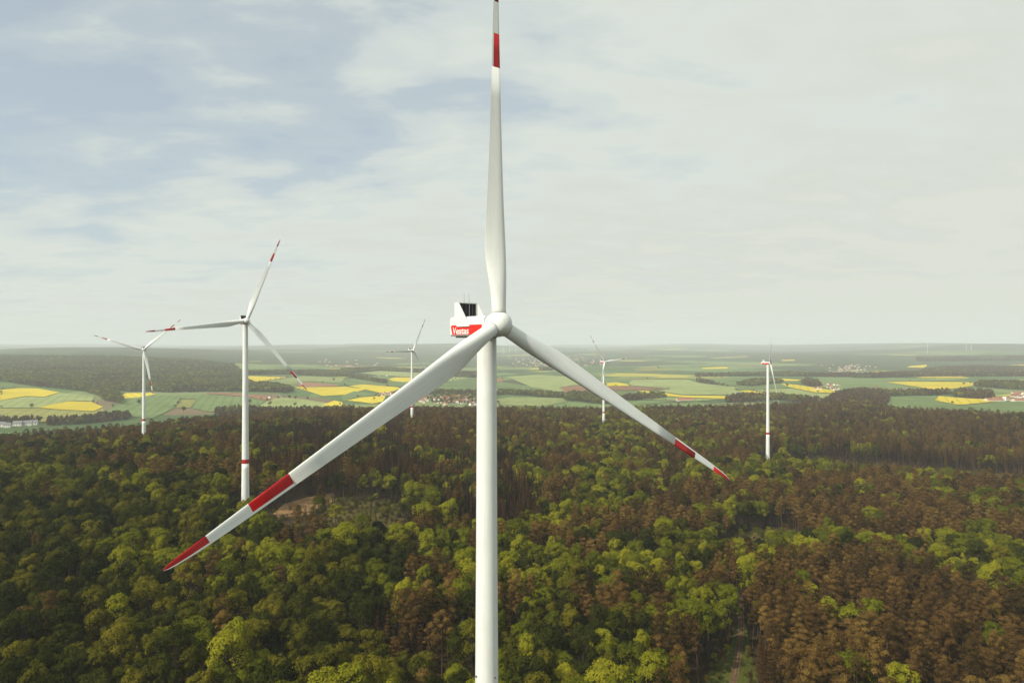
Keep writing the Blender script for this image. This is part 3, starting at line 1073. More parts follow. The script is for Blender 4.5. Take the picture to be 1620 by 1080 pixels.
# ------------------------------------------------------------------ woods and hedges in the valley and on the far hills
WOODS = [  # kind mix (broadleaf share), spacing, ground outline as seen in the photograph
    (0.75, 11, [(-80, 600), (0, 604), (25, 607), (60, 612), (120, 618), (150, 625), (165, 634), (195, 641), (192, 630), (184, 622), (182, 617), (200, 619), (240, 620),
               (270, 621), (335, 620), (400, 620), (455, 622), (466, 618), (440, 610), (400, 608), (386, 600), (388, 593), (450, 593), (545, 596), (560, 592),
               (540, 588), (380, 589), (330, 590), (200, 584), (0, 581), (-80, 580)]),
    (0.8, 15, [(-80, 580), (0, 581), (200, 584), (330, 590), (380, 588), (370, 578), (300, 570), (200, 566), (0, 564), (-80, 564)]),
    (0.7, 12, [(540, 592), (600, 587), (660, 590), (720, 597), (760, 598), (782, 596), (780, 593), (700, 588), (600, 583), (540, 585)]),
    (0.7, 9, [(545, 597), (600, 606), (613, 608), (612, 605), (570, 597)]),
    (0.9, 9, [(785, 627), (800, 624), (850, 628), (890, 631), (892, 627), (870, 624), (790, 621)]),
    (0.9, 9, [(893, 634), (955, 640), (975, 640), (985, 634), (950, 630), (930, 626), (900, 623)]),
    (0.4, 9, [(980, 634), (1000, 634), (1055, 630), (1050, 626), (1010, 628), (985, 630)]),
    (0.3, 9, [(1145, 637), (1190, 637), (1225, 634), (1220, 630), (1185, 627), (1160, 630)]),
    (0.6, 9, [(1100, 604), (1150, 612), (1156, 613), (1135, 609), (1105, 601)]),
    (0.3, 8, [(1285, 650), (1315, 630), (1340, 622), (1365, 619), (1400, 622), (1407, 634), (1395, 650)]),
    (0.2, 8, [(1503, 627), (1520, 620), (1570, 624), (1574, 632), (1530, 631)]),
    (0.5, 9, [(1405, 627), (1470, 626), (1505, 624), (1500, 621), (1400, 623)]),
    (0.5, 10, [(1268, 607), (1282, 612), (1300, 612), (1292, 604), (1276, 602)]),
    (0.4, 14, [(1350, 594), (1450, 590), (1480, 583), (1560, 580), (1700, 584), (1700, 596), (1480, 596), (1350, 599)]),
    (0.5, 14, [(1100, 594), (1230, 591), (1350, 593), (1350, 597), (1200, 595), (1100, 596.5)]),
    (0.4, 18, [(1450, 572), (1700, 570), (1700, 562), (1450, 566)]),
    (0.5, 12, [(853, 585), (873, 583), (875, 586), (855, 587)]),
    (0.6, 8, [(72, 674), (140, 671), (165, 668), (205, 664), (207, 659), (165, 659), (140, 665), (75, 669)]),
    (0.7, 8, [(-60, 674), (60, 671), (66, 668), (-60, 670)]),
    (0.6, 9, [(1540, 612), (1620, 618), (1700, 620), (1700, 610), (1600, 607), (1550, 606)]),
    (0.6, 10, [(1200, 628), (1235, 634), (1280, 638), (1300, 634), (1250, 631), (1238, 628)]),
    (0.6, 9, [(1165, 610), (1190, 612), (1240, 606), (1225, 603), (1190, 603)]),
    (0.9, 30, [(662, 628), (690, 624), (785, 624), (785, 642), (690, 641)]),
    (0.6, 9, [(620, 628), (640, 624), (690, 624), (750, 626), (785, 624), (780, 622), (690, 621), (630, 622)]),
    (0.6, 9, [(340, 653), (400, 649), (440, 653), (500, 652), (560, 649), (560, 652), (440, 657), (340, 658)]),
]
w_pos, w_shape, w_size, w_turn = [], [], [], []
for share, spc, poly in WOODS:
    pts = []
    for (x0, y0), (x1, y1) in zip(poly, poly[1:] + poly[:1]):
        n = max(1, int(math.hypot(x1 - x0, (y1 - y0) * 4) / 20))
        pts += [(x0 + (x1 - x0) * s / n, y0 + (y1 - y0) * s / n) for s in range(n)]
    w = [ground(*p) for p in pts]
    xs, ys = [p[0] for p in w], [p[1] for p in w]
    ax, ay = np.meshgrid(np.arange(min(xs), max(xs), spc), np.arange(min(ys), max(ys), spc))
    ax = (ax + rng.uniform(-.5, .5, ax.shape) * spc).ravel()
    ay = (ay + rng.uniform(-.5, .5, ay.shape) * spc).ravel()
    wob = 0.06 * spc
    ins = inside(ax, ay, w)
    ax, ay = ax[ins], ay[ins]
    if not len(ax):
        continue
    az_ = height(ax, ay)
    mixn = np.clip((vnoise(ax, ay, 130, 31) - .5) * 1.8 + .5, 0, 1) * .7 + rng.uniform(0, 1, len(ax)) * .3
    for x, y, z, m_ in zip(ax, ay, az_, mixn):
        if rng.uniform() < (0.22 if spc < 10 else 0.06):
            continue
        kn = random.choice(('far_beech', 'far_oak', 'far_oak')) if m_ < share else 'far_pine'
        s = spc / 9.0 * rng.uniform(0.75, 1.25) * (1.25 if kn == 'far_pine' else 1.0)
        s = min(s, 1.9) if spc < 25 else rng.uniform(.8, 1.3)
        w_shape.append(random.choice(KIDX[kn]))
        w_size.append((s, s, rng.uniform(0.5, 1.05)))
        w_turn.append((0, 0, rng.uniform(0, 6.28)))
        w_pos.append((x, y, z))
for w in FIELD_EDGE:           # loose hedgerow bushes along some field margins
    n = len(w)
    k0 = int(rng.integers(0, n))
    for q in range(max(2, int(n * 0.09))):
        a, b = w[(k0 + q) % n], w[(k0 + q + 1) % n]
        L_ = math.hypot(b[0] - a[0], b[1] - a[1])
        for _ in range(int(L_ / 26)):
            if rng.uniform() < 0.5:
                continue
            u = rng.uniform()
            x, y = a[0] + (b[0] - a[0]) * u + rng.normal(0, 3), a[1] + (b[1] - a[1]) * u + rng.normal(0, 3)
            s = rng.uniform(0.35, 0.8)
            w_shape.append(random.choice(KIDX[random.choice(('far_beech', 'far_oak'))]))
            w_size.append((s, s, s * 0.7))
            w_turn.append((0, 0, rng.uniform(0, 6.28)))
            w_pos.append((x, y, hz(x, y)))
print('far trees', len(w_pos))
tag(scatter('distant_woods', w_pos, w_shape, w_turn, w_size), 'grey-green woods and hedgerows between the valley fields', 'woods', kind='stuff')

# lone trees among the fields, each a tree of its own
LONE = [(50, 646), (127, 666), (163, 664), (220, 641), (290, 652), (395, 640), (427, 643), (440, 632), (458, 632), (468, 633), (487, 633), (467, 644), (482, 646),
        (612, 612), (592, 633), (600, 630), (688, 622), (760, 621), (545, 611), (528, 603), (1010, 625), (1030, 626), (1290, 606), (1262, 630), (1135, 597),
        (1335, 622), (1245, 612), (1206, 613), (900, 627), (868, 626), (815, 624), (800, 626), (1525, 610), (1535, 607)]
for px, py in LONE:
    x, y = ground(px, py)
    kn = random.choice(['far_oak', 'far_beech'])
    pk, cm, tm, _ = PROTO[random.choice(KIDX[kn])]
    s = rng.uniform(0.7, 1.2)
    e = bpy.data.objects.new('field_tree', None)
    e.location = (x, y, hz(x, y))
    e.rotation_euler = (0, 0, rng.uniform(0, 6))
    e.scale = (s * 1.2, s * 1.2, s * 0.8)
    link(e)
    tag(e, 'lone round dark tree standing among the valley fields', 'tree', 'lone trees among the fields')
    add('trunk', tm, e)
    add('crown', cm, e)

# ------------------------------------------------------------------ houses
M_WALL = [principled('render_white', (0.78, 0.76, 0.70), 0.9, 0.1), principled('render_cream', (0.66, 0.58, 0.45), 0.9, 0.1), principled('render_grey', (0.5, 0.48, 0.45), 0.9, 0.1)]
M_ROOF = [principled('roof_red', (0.30, 0.125, 0.08), 0.8, 0.2), principled('roof_brown', (0.24, 0.11, 0.07), 0.8, 0.2), principled('roof_grey', (0.20, 0.20, 0.21), 0.8, 0.2)]
M_WIN = principled('window_dark', (0.03, 0.035, 0.04), 0.2, 0.5)


def house_mesh(L, W, H, RH, wm, rm):
    v, f, fm = [], [], []

    def quad(p, m_):
        o = len(v)
        v.extend(p)
        f.append(tuple(range(o, o + len(p))))
        fm.append(m_)
    l, w = L / 2, W / 2
    for s in (-1, 1):
        quad([(-l, s * w, -2), (l, s * w, -2), (l, s * w, H), (-l, s * w, H)], 0)
        quad([(s * l, -w, -2), (s * l, w, -2), (s * l, w, H), (s * l, 0, H + RH), (s * l, -w, H)], 0)
    e = 0.5
    for s in (-1, 1):
        y1 = s * (w + e)
        z1 = H - e * RH / w
        quad([(-l - e, y1, z1), (l + e, y1, z1), (l + e, 0, H + RH + .05), (-l - e, 0, H + RH + .05)], 1)
        quad([(-l - e, y1, z1 + .3), (l + e, y1, z1 + .3), (l + e, 0, H + RH + .4), (-l - e, 0, H + RH + .4)], 1)
    for s in (-1, 1):
        for k in range(3):
            for fl in range(int(H // 2.8)):
                cx0 = -l + L * (k + .5) / 3
                z0 = 0.9 + fl * 2.8
                yy = s * (w + .04)
                quad([(cx0 - .6, yy, z0), (cx0 + .6, yy, z0), (cx0 + .6, yy, z0 + 1.3), (cx0 - .6, yy, z0 + 1.3)], 2)
    # chimney
    cxx = l * .4
    for a, b in (((-.4, -.4), (.4, -.4)), ((.4, -.4), (.4, .4)), ((.4, .4), (-.4, .4)), ((-.4, .4), (-.4, -.4))):
        quad([(cxx + a[0], a[1], H), (cxx + b[0], b[1], H), (cxx + b[0], b[1], H + RH + 1), (cxx + a[0], a[1], H + RH + 1)], 1)
    return mesh('house', v, f, [wm, rm, M_WIN], fmat=fm)


HM = {}
for a, wn in enumerate(('white', 'cream', 'grey')):
    for b, rn in enumerate(('red', 'brown', 'grey')):
        HM[(wn, rn)] = [house_mesh(11, 9, 5.6, 4.2, M_WALL[a], M_ROOF[b]), house_mesh(16, 10, 6.0, 4.8, M_WALL[a], M_ROOF[b])]


def put_house(px, py, wn, rn, where, sc=1.0, rz=None):
    x, y = ground(px, py)
    o = add('house', random.choice(HM[(wn, rn)]))
    o.location = (x, y, hz(x, y))
    o.rotation_euler = (0, 0, rng.uniform(0, 3.14) if rz is None else rz)
    o.scale = (sc, sc, sc)
    tag(o, '%s-walled house with a %s roof %s' % (wn, rn, where), 'house', '%s-walled %s-roofed houses %s' % (wn, rn, where))


for i in range(95):
    px = rng.normal(722, 26) if i < 75 else rng.uniform(664, 760)
    py = 633 + (px - 722) * 0.02 + rng.normal(0, 3.4)
    if not (662 < px < 790 and 623 < py < 642):
        continue
    put_house(px, py, random.choice(['white', 'white', 'cream']), random.choice(['red', 'red', 'brown']), 'in the village behind the forest')
for i in range(14):
    put_house(rng.uniform(598, 632), rng.uniform(621, 628), random.choice(['white', 'cream']), 'red', 'at the hamlet beside the rapeseed')
for px, py in ((2, 675), (12, 676), (28, 673.5), (44, 673), (53, 672), (160, 663)):
    put_house(px, py, 'white', 'grey', 'in the row along the forest meadow', 1.15, 0.3)
for i in range(34):
    px = rng.uniform(1375, 1470)
    put_house(px, 620 - (px - 1375) * 0.012 + rng.normal(0, 1.5), random.choice(['white', 'white', 'cream']), random.choice(['red', 'brown', 'grey']), 'in the hedged village past the grey-green field')
for i in range(16):
    put_house(rng.uniform(1598, 1640), rng.uniform(622, 630), random.choice(['cream', 'white']), random.choice(['red', 'brown']), 'behind the long red barns')
for px, py in ((427, 630), (441, 629), (600, 594.5), (612, 595), (405, 591), (412, 591)):
    put_house(px, py, 'white', 'grey', 'standing alone between fields')
for i in range(20):
    put_house(rng.uniform(1285, 1330), rng.uniform(609, 618), random.choice(['white', 'cream']), random.choice(['brown', 'red']), 'in the hamlet beside the diagonal rapeseed strip')
# farm barns with long red roofs
barn = house_mesh(58, 20, 5, 5.5, M_WALL[1], M_ROOF[0])
for px, py, rz in ((1572, 634.5, 0.15), (1584, 633, 0.15), (1616, 635, 0.1), (1083, 634, 0.05)):
    x, y = ground(px, py)
    o = add('barn', barn)
    o.location = (x, y, hz(x, y))
    o.rotation_euler = (0, 0, rz)
    tag(o, 'long low barn with a bright red roof at the field edge', 'barn', 'red-roofed barns')
# pair of silos
for px in (1587.5, 1590.5):
    x, y = ground(px, 634)
    v, f = taper([(0, 0, -1), (0, 0, 13), (0, 0, 14.2)], [2.4, 2.4, 0.3], 12)
    o = add('silo', mesh('silo', v, f, [M_WALL[0]], smooth=True))
    o.location = (x, y, hz(x, y))
    tag(o, 'white cylindrical silo beside the red-roofed barn', 'silo', 'silos by the barns')
# far towns: specks that read as one mass
for nm, lb, n, bx in (('distant_town', 'pale town spread in the hazy valley behind the hub', 230, (800, 950, 561, 580)),
                      ('distant_town', 'pale town in the hazy valley behind the thin edge-on turbine', 60, (1300, 1385, 577, 590)),
                      ('distant_town', 'pale industrial sheds beyond the wooded ridge', 16, (470, 600, 569, 580))):
    vv, ff, fm = [], [], []
    for i in range(n):
        px = np.clip(rng.normal((bx[0] + bx[1]) / 2, (bx[1] - bx[0]) / 4), bx[0], bx[1])
        x, y = ground(px, rng.uniform(bx[2], bx[3]))
        z = hz(x, y)
        big_ = 2.2 if bx[0] == 470 else 1.0
        l, w, h = rng.uniform(4, 7) * big_, rng.uniform(3, 5) * big_, rng.uniform(3.5, 6)
        o = len(vv)
        for sx, sy in ((-1, -1), (1, -1), (1, 1), (-1, 1)):
            vv += [(x + sx * l, y + sy * w, z - 3), (x + sx * l, y + sy * w, z + h)]
        vv += [(x - l, y, z + h + 4), (x + l, y, z + h + 4)]
        ff += [(o, o + 2, o + 3, o + 1), (o + 2, o + 4, o + 5, o + 3), (o + 4, o + 6, o + 7, o + 5), (o + 6, o, o + 1, o + 7),
               (o + 1, o + 3, o + 9, o + 8), (o + 5, o + 7, o + 8, o + 9), (o + 1, o + 8, o + 7), (o + 3, o + 5, o + 9)]
        c_ = int(rng.uniform() < 0.55)
        fm += [c_, c_, c_, c_, 2, 2, c_, c_]
    tag(add(nm, mesh(nm, vv, ff, [M_WALL[1], M_WALL[2], M_ROOF[1]], fmat=fm)), lb, 'town', kind='stuff')

# ------------------------------------------------------------------ wind turbines
def paint(name, color, rough, dirt=0.06):
    m, t, out = new_mat(name)
    b = t.nodes.new('ShaderNodeBsdfPrincipled')
    b.inputs['Roughness'].default_value = rough
    b.inputs['Specular IOR Level'].default_value = 0.35
    c = t.nodes.new('ShaderNodeTexCoord')
    mpn = t.nodes.new('ShaderNodeMapping')
    mpn.inputs['Scale'].default_value = (1.0, 1.0, 0.06)
    t.links.new(c.outputs['Object'], mpn.inputs['Vector'])
    f = noise(t, mpn.outputs[0], 1.3, 6, 0.65)
    f2 = noise(t, c.outputs['Object'], 0.25, 4, 0.6)
    ff = mth(t, 'ADD', mth(t, 'MULTIPLY', f, 0.6), mth(t, 'MULTIPLY', f2, 0.4))
    lo = tuple(x * (1 - dirt * 1.6) for x in color)
    t.links.new(ramp(t, ff, [(0.36, lo), (0.56, color)]), b.inputs['Base Color'])
    t.links.new(ramp(t, f2, [(0.3, rough * 0.85), (0.7, min(1, rough * 1.2))]), b.inputs['Roughness'])
    t.links.new(b.outputs[0], out.inputs[0])
    return m


M_WHITE = paint('turbine_white', (0.72, 0.755, 0.735), 0.42)
M_RED = paint('signal_red', (0.42, 0.007, 0.009), 0.45, 0.12)
M_NRED = paint('nacelle_red', (0.75, 0.022, 0.012), 0.4, 0.05)
M_DARK = principled('radiator_dark', (0.018, 0.018, 0.024), 0.5, 0.4, var=0.4, vscale=2)
M_GREY = principled('seal_grey', (0.16, 0.16, 0.15), 0.6, 0.3)
M_LETTER = principled('lettering_white', (0.80, 0.80, 0.76), 0.5, 0.3)
M_LAMP = principled('lamp_grey', (0.12, 0.12, 0.12), 0.4, 0.5)

# --- blade: span along +Z, leading edge +X, wind side -Y
BR = 63.0
ST = [  # r, chord, thickness ratio, twist deg, circle blend, axis position
    (1.3, 2.50, 1.00, 12, 1.0, .50), (2.6, 2.50, 1.00, 12, 1.0, .50), (4.0, 2.55, .97, 12, .92, .49), (6.0, 2.85, .80, 12, .65, .45), (8.5, 3.40, .58, 12, .35, .40),
    (11, 3.85, .44, 11, .12, .36), (13, 3.98, .38, 10, .04, .34), (16, 3.85, .33, 8.5, 0, .33), (20, 3.50, .29, 7, 0, .32), (25, 3.08, .26, 5.5, 0, .32),
    (30, 2.72, .24, 4.2, 0, .32), (35, 2.40, .22, 3.2, 0, .32), (40, 2.10, .21, 2.4, 0, .32), (45.5, 1.80, .20, 1.6, 0, .32), (48.5, 1.65, .19, 1.2, 0, .32),
    (51.7, 1.48, .19, .8, 0, .32), (54.6, 1.32, .18, .5, 0, .32), (57.5, 1.15, .18, .2, 0, .33), (59.8, .95, .18, 0, 0, .36), (61.5, .72, .18, 0, 0, .42), (62.5, .45, .18, 0, 0, .50), (63.0, .10, .2, 0, 0, .9)]
NS = 28


def section(r, c, t, tw, cb, axp):
    pts = []
    for k in range(NS):
        ph = 2 * math.pi * k / NS
        xi = 0.5 * (1 - math.cos(ph))           # 0 leading edge .. 1 trailing edge
        yt = 5 * t * (0.2969 * math.sqrt(max(xi, 0)) - 0.126 * xi - 0.3516 * xi ** 2 + 0.2843 * xi ** 3 - 0.1015 * xi ** 4)
        yt = max(yt, 0.006)
        camb = 0.04 * 4 * xi * (1 - xi)
        ya = (camb + yt) if ph < math.pi else (camb - yt)
        yc = 0.5 * math.sin(ph)
        y = (1 - cb) * ya + cb * yc
        X = (axp - xi) * c
        Y = y * c
        b = math.radians(tw)
        # leading edge swings into the wind (-Y)
        pts.append((X * math.cos(b) + Y * math.sin(b), -X * math.sin(b) + Y * math.cos(b), r))
    return pts


def lerp_station(r):
    for a, b in zip(ST, ST[1:]):
        if a[0] <= r <= b[0]:
            f = (r - a[0]) / (b[0] - a[0])
            return tuple(a[i] + (b[i] - a[i]) * f for i in range(6))
    return ST[-1]


def loft(spans, skip_te=False):
    """blade surface over the given span ranges; k index of the trailing edge is NS/2"""
    v, f = [], []
    for r0, r1 in spans:
        rs = [r0] + [s[0] for s in ST if r0 < s[0] < r1] + [r1]
        o = len(v)
        for r in rs:
            s = lerp_station(r)
            v += section(r, *s[1:])
        for i in range(len(rs) - 1):
            for k in range(NS):
                f.append((o + i * NS + k, o + (i + 1) * NS + k, o + (i + 1) * NS + (k + 1) % NS, o + i * NS + (k + 1) % NS))
        f.append(tuple(o + k for k in range(NS)))
        f.append(tuple(o + (len(rs) - 1) * NS + k for k in reversed(range(NS))))
    return v, f


B1, B2, B3 = 0.722 * BR, 0.82 * BR, 0.913 * BR


def split_band(r0, r1):
    """red faces of a band, and the white trailing edge strip left beside it"""
    v, f = loft([(r0, r1)])
    te = NS // 2
    red = [q for q in f if not (len(q) == 4 and (q[0] % NS) in (te - 4, te - 3, te - 2, te - 1, te, te + 1, te + 2, te + 3))]
    white = [q for q in f if (len(q) == 4 and (q[0] % NS) in (te - 4, te - 3, te - 2, te - 1, te, te + 1, te + 2, te + 3))]
    return v, red, white


wv, wf = loft([(1.3, B1), (B2, B3)])
ro, red1, wh1 = split_band(B1, B2)
ro2, red2, wh2 = split_band(B3, BR)
BLADE = mesh('blade', *merge([(wv, wf), (ro, wh1), (ro2, wh2)]), [M_WHITE], smooth=True)
RED1 = mesh('red_band', ro, red1, [M_RED], smooth=True)
RED2 = mesh('red_tip', ro2, red2, [M_RED], smooth=True)


def lathe(profile, axis='Z', sides=48):
    v, f = [], []
    for i, (a, r) in enumerate(profile):
        for s in range(sides):
            t = 2 * math.pi * s / sides
            if axis == 'Z':
                v.append((r * math.cos(t), r * math.sin(t), a))
            else:
                v.append((r * math.cos(t), a, r * math.sin(t)))
        if i:
            for s in range(sides):
                q = ((i - 1) * sides + s, (i - 1) * sides + (s + 1) % sides, i * sides + (s + 1) % sides, i * sides + s)
                f.append(q if axis == 'Z' else q[::-1])
    return v, f


def box(x0, x1, y0, y1, z0, z1):
    v = [(x, y, z) for x in (x0, x1) for y in (y0, y1) for z in (z0, z1)]
    return v, [(0, 1, 3, 2), (4, 6, 7, 5), (0, 4, 5, 1), (2, 3, 7, 6), (0, 2, 6, 4), (1, 5, 7, 3)]


TOWH = HUBH - 1.9
TP = [(0, 2.80), (40, 2.32), (76, 2.02), (100, 1.87), (TOWH, 1.72)]


def trad(h):
    return float(np.interp(h, [p[0] for p in TP], [p[1] for p in TP]))


prof = [(h, trad(h)) for h in np.linspace(-2, 38.5, 12)] + [(38.5, trad(38.5))]
prof2 = [(h, trad(h)) for h in np.linspace(41.5, TOWH, 24)]
TOWER = mesh('tower', *merge([lathe(prof), lathe(prof2)]), [M_WHITE], smooth=True)
TBAND = mesh('tower_band', *lathe([(38.5, trad(38.5)), (41.5, trad(41.5))]), [M_RED], smooth=True)
SEAMS = [mesh('weld_seam', *lathe([(h - .05, trad(h) + .002), (h, trad(h) + .018), (h + .05, trad(h) + .002)]), [M_WHITE], smooth=True) for h in (22, 58, 84, 110)]

# nacelle: hub centre at the origin, wind side -Y, rear +Y
S0, S1 = 1.7, 12.1


def prism(profile_xz, y0, y1, taper_rear=None):
    """closed outline in XZ swept along Y with small rounding at both ends"""
    n = len(profile_xz)
    rings = [(y0, .965), (y0 + .18, 1.0), (y1 - .9, 1.0), (y1 - .25, .985), (y1, .93)]
    v, f = [], []
    for y, s in rings:
        for x, z in profile_xz:
            v.append((x * s, y, (z + .25) * s - .25))
    for i in range(len(rings) - 1):
        for k in range(n):
            f.append((i * n + k, i * n + (k + 1) % n, (i + 1) * n + (k + 1) % n, (i + 1) * n + k))
    f.append(tuple(range(n)))
    f.append(tuple((len(rings) - 1) * n + k for k in reversed(range(n))))
    return v, f


HW = 2.02
out_xz = [(-HW + .25, -2.0), (HW - .25, -2.0), (HW, -1.75), (HW, 1.1), (HW - .35, 1.5), (-HW + .35, 1.5), (-HW, 1.1), (-HW, -1.75)]
NAC = mesh('nacelle', *prism(out_xz[::-1], S0, S1), [M_WHITE])


def side_panel(sx):
    """red lower side: thin raised skin, raked at the rear"""
    x = sx * (HW + .012)
    ol = [(2.2, .02), (11.35, .02), (11.60, -.3), (11.15, -1.72), (2.2, -1.72)]
    v = [(x, y, z) for y, z in ol] + [(x - sx * .03, y, z) for y, z in ol]
    n = len(ol)
    f = [tuple(range(n)), tuple(n + k for k in reversed(range(n)))] + [(k, n + k, n + (k + 1) % n, (k + 1) % n) for k in range(n)]
    return v, f


NRED = [mesh('red_panel', *side_panel(s), [M_NRED]) for s in (-1, 1)]
NREAR = mesh('rear_panel', *box(-HW * .86, HW * .86, S1 - .02, S1 + .02, -1.55, .0), [M_NRED])
BEDFR = mesh('yaw_skirt', *lathe([(-2.35, 1.78), (-1.98, 1.85)]), [M_GREY], smooth=True)
UNDER = mesh('belly_tray', *box(-1.5, 1.5, 5.2, 10.8, -2.28, -1.99), [M_GREY])


def fin(sx):
    x0, x1 = sx * (HW + .05), sx * (HW + .21)
    ol = [(8.95, 4.1), (10.1, 4.1), (10.15, 1.4), (9.9, .55), (9.4, -.28), (5.65, -.28), (5.75, .0)]
    n = len(ol)
    v = [(x0, y, z) for y, z in ol] + [(x1, y, z) for y, z in ol]
    return v, [tuple(range(n)), tuple(n + k for k in reversed(range(n)))] + [(k, n + k, n + (k + 1) % n, (k + 1) % n) for k in range(n)]


FINS = [mesh('cooler_fin', *fin(s), [M_WHITE]) for s in (-1, 1)]
CFRAME = mesh('cooler_frame', *merge([box(-HW, HW, 8.95, 9.45, 1.45, 1.62), box(-HW, HW, 8.95, 9.45, 3.98, 4.12), box(1.78, HW, 8.95, 9.45, 1.6, 4.0)]), [M_WHITE])
RADS = []
rw = (HW + 1.78) / 5
for k in range(5):
    x0 = -HW + k * rw
    v, f = box(x0 + .05, x0 + rw - .05, 9.0, 9.35, 1.6, 4.0)
    fins_ = [box(x0 + .1 + j * .1, x0 + .14 + j * .1, 8.93, 9.0, 1.62, 3.98) for j in range(5)]
    RADS.append(mesh('radiator', *merge([(v, f)] + fins_), [M_DARK]))
DIVS = [mesh('radiator_divider', *box(-HW + k * rw - .03, -HW + k * rw + .03, 8.96, 9.3, 1.6, 4.0), [M_GREY if k != 3 else M_WHITE]) for k in (1, 2, 3, 4)]
ANT = mesh('antenna', *taper([(0, 0, 0), (0, 0, .25), (0, 0, 1.75)], [.06, .035, .02], 6), [M_GREY])

# hub
HUB = mesh('hub', *lathe([(1.75, .3), (1.75, 1.75), (1.55, 1.98), (1.2, 2.08), (.4, 2.16), (-.4, 2.14), (-1.0, 2.0), (-1.5, 1.75), (-1.9, 1.42), (-2.2, 1.0), (-2.36, .5), (-2.4, 0.02)], 'Y', 64), [M_WHITE], smooth=True)
COLLAR = mesh('blade_collar', *lathe([(.9, 1.40), (1.80, 1.40), (1.88, 1.34), (1.90, 1.27)]), [M_WHITE], smooth=True)
CSEAL = mesh('collar_seal', *lathe([(1.89, 1.30), (1.90, 1.268), (1.98, 1.262), (1.99, 1.24)]), [M_GREY], smooth=True)
HATCH = mesh('nose_hatch', *lathe([(-.03, .01), (-.03, .12), (.1, .12)], 'Y', 16), [M_GREY])


def lettering():
    """capital and small letters set apart so that the small ones stand nearly as tall"""
    vs_, fs, x0 = [], [], 0.0
    for word, hgt, wid in (('V', 1.22, 1.02), ('estas', 0.98, 3.85)):
        cu = bpy.data.curves.new('lettering', 'FONT')
        cu.body = word
        cu.shear = 0.10
        cu.offset = 0.012
        cu.extrude = 0.006
        cu.space_character = 0.95
        to = bpy.data.objects.new('tmp', cu)
        COL.objects.link(to)
        me_ = bpy.data.meshes.new_from_object(to)
        bpy.data.objects.remove(to)
        co = np.array([v.co[:] for v in me_.vertices])
        lo, hi = co.min(0), co.max(0)
        co = (co - np.array([lo[0], lo[1], 0])) * np.array([wid / (hi[0] - lo[0]), hgt / (hi[1] - lo[1]), 1]) + np.array([x0, 0, 0])
        fs += [tuple(i + len(vs_) for i in p.vertices) for p in me_.polygons]
        vs_ += list(co)
        x0 += wid - 0.02
        bpy.data.meshes.remove(me_)
    return mesh('lettering', vs_, fs, [M_LETTER])


LETTER = lettering()

TLABEL = ['large wind turbine with lettered red nacelle and red-banded blades filling the view',
          'wind turbine beside the bare soil clearing, one blade level and one raised',
          'wind turbine near the white houses at the forest edge, two blades raised',
          'small wind turbine rising in front of the village, one blade level, one raised',
          'small wind turbine crossed by the near turbine blade, its own blade level',
          'wind turbine seen edge-on with its red nacelle in profile']


def turbine(i):
    (hx, hy), D, psi, tilt, cone, th = TURB[i]
    x, y, zhub = turb_xy[i]
    root = bpy.data.objects.new('wind_turbine', None)
    root.location = (x, y, zhub - HUBH)
    root.rotation_euler = (0, 0, math.radians(psi))
    link(root)
    tag(root, TLABEL[i], 'wind turbine', 'wind turbines in the forest')
    tw = add('tower', TOWER, root)
    add('red_band', TBAND, tw)
    for s in SEAMS:
        add('weld_seam', s, tw)
    if i == 0:
        lm = mesh('obstacle_light', *box(-.11, .11, -.12, .12, -.14, .14), [M_LAMP])
        for a in (-1.02, 0.78):
            h = 75.5
            r = trad(h) + .08
            a2 = a - math.radians(psi)
            add('obstacle_light', lm, tw, Matrix.Translation((r * math.sin(a2), -r * math.cos(a2), h)) @ Matrix.Rotation(a2, 4, 'Z'))
    H0 = Matrix.Translation((0, -OVER, HUBH))
    nc = add('nacelle', NAC, root, H0)
    for m_ in NRED:
        add('red_panel', m_, nc)
    add('rear_panel', NREAR, nc)
    add('belly_tray', UNDER, nc)
    add('yaw_skirt', BEDFR, nc, Matrix.Translation((0, OVER, 0)))
    if i == 0:
        for s in (-1, 1):
            m4 = Matrix(((0, 0, s, s * (HW + .02)), (-s, 0, 0, (11.0 if s < 0 else 6.1)), (0, 1, 0, -1.62), (0, 0, 0, 1)))
            # words read left to right on either side
            m4 = Matrix.Translation((s * (HW + .022), (10.9 if s < 0 else 5.9), -1.62)) @ Matrix.Rotation(math.radians(-90 if s < 0 else 90), 4, 'Z') @ Matrix.Rotation(math.radians(90), 4, 'X')
            add('lettering', LETTER, nc, m4)
    cl = add('cooler', CFRAME, root, H0)
    for m_ in FINS:
        add('cooler_fin', m_, cl)
    for m_ in RADS:
        add('radiator', m_, cl)
    for m_ in DIVS:
        add('radiator_divider', m_, cl)
    for ax in (-.75, .35):
        add('antenna', ANT, cl, Matrix.Translation((ax, 9.2, 4.1)))
    rot = H0 @ Matrix.Rotation(math.radians(-tilt), 4, 'X')
    hb = add('hub', HUB, root, rot)
    add('nose_hatch', HATCH, hb, Matrix.Translation((1.15, -1.88, .55)) @ Matrix.Rotation(.55, 4, 'Z'))
    for k in range(3):
        bm_ = rot @ Matrix.Rotation(math.radians(th + 120 * k), 4, 'Y') @ Matrix.Rotation(math.radians(cone), 4, 'X')
        loc = Matrix.Rotation(math.radians(th + 120 * k), 4, 'Y') @ Matrix.Rotation(math.radians(cone), 4, 'X')
        add('blade_collar', COLLAR, hb, loc)
        add('collar_seal', CSEAL, hb, loc)
        bl = add('blade', BLADE, root, bm_)
        add('red_band', RED1, bl)
        add('red_tip', RED2, bl)


for i in range(len(TURB)):
    turbine(i)

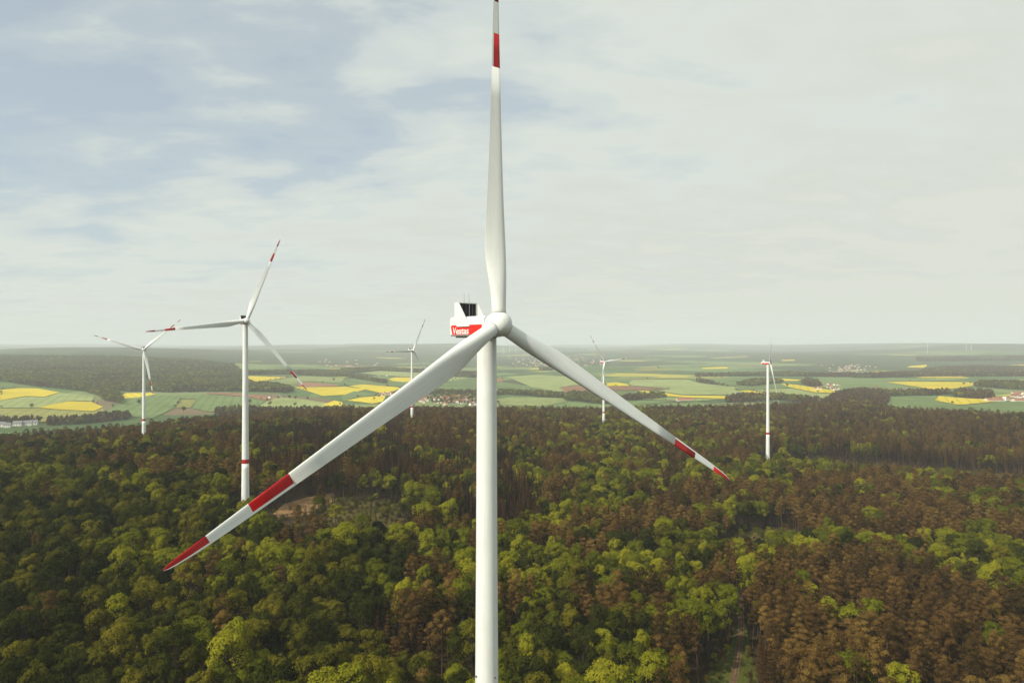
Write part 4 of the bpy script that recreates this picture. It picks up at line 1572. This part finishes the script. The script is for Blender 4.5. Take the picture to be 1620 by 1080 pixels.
# far-off turbines on the hazy ridges (plain white, a few pixels tall)
FT = [(1467.3, 559, 9000, 0.2, 'alone on the hazy ridge at the valley end'), (1528.6, 557, 9500, 0.7, 'paired on the hazy ridge at the valley end'),
      (1536.7, 556.5, 9500, 0.1, 'paired on the hazy ridge at the valley end'), (288.6, 560, 8500, 0.5, 'in front of the hazy hills behind the level-bladed turbine'),
      (797, 558, 11000, 0.3, 'in the haze over the far town'),
      (806, 558, 11500, 0.9, 'in the haze over the far town'), (816, 557, 11500, 0.6, 'in the haze over the far town'), (80, 556, 11000, 0.4, 'on the hazy wooded ridge')]
fb_v, fb_f = loft([(1.3, BR)])
FB = mesh('far_blade', fb_v, fb_f, [M_WHITE], smooth=True)
FTW = mesh('far_tower', *lathe([(-40, 2.8), (TOWH, 1.7)], sides=12), [M_WHITE], smooth=True)
FNC = mesh('far_nacelle', *prism(out_xz[::-1], -2, 11), [M_WHITE])
for px, py, D, th, where in FT:
    a = (px - CX) / F
    x, y = a * D, D
    root = bpy.data.objects.new('distant_turbine', None)
    root.location = (x, y, hz(x, y))
    root.rotation_euler = (0, 0, 0.5)
    link(root)
    tag(root, 'tiny pale wind turbine ' + where, 'wind turbine', 'tiny pale turbines ' + where)
    add('tower', FTW, root)
    H0 = Matrix.Translation((0, -OVER, HUBH))
    add('nacelle', FNC, root, H0)
    for k in range(3):
        add('blade', FB, root, H0 @ Matrix.Rotation(th + 2.0944 * k, 4, 'Y'))

# ------------------------------------------------------------------ haze
zlo = float(V[:, 2].min()) - 3
zhi = CAMZ + 16.5 + 63 + 20
zhi = max(zhi, float(V[:, 2].max()) + 200)
hb_v, hb_f = box(-47000, 47000, -47000, 47000, zlo, zhi)
hm, t, out = new_mat('haze_air')
pv = t.nodes.new('ShaderNodeVolumePrincipled')
pv.inputs['Color'].default_value = (0.88, 0.95, 1.0, 1)
pv.inputs['Density'].default_value = 7.0e-5
pv.inputs['Anisotropy'].default_value = 0.0
t.links.new(pv.outputs[0], out.inputs['Volume'])
hz_o = add('haze', mesh('haze', hb_v, hb_f, [hm]))
tag(hz_o, 'thin pale haze lying over the valley and the far hills', 'haze', kind='stuff')
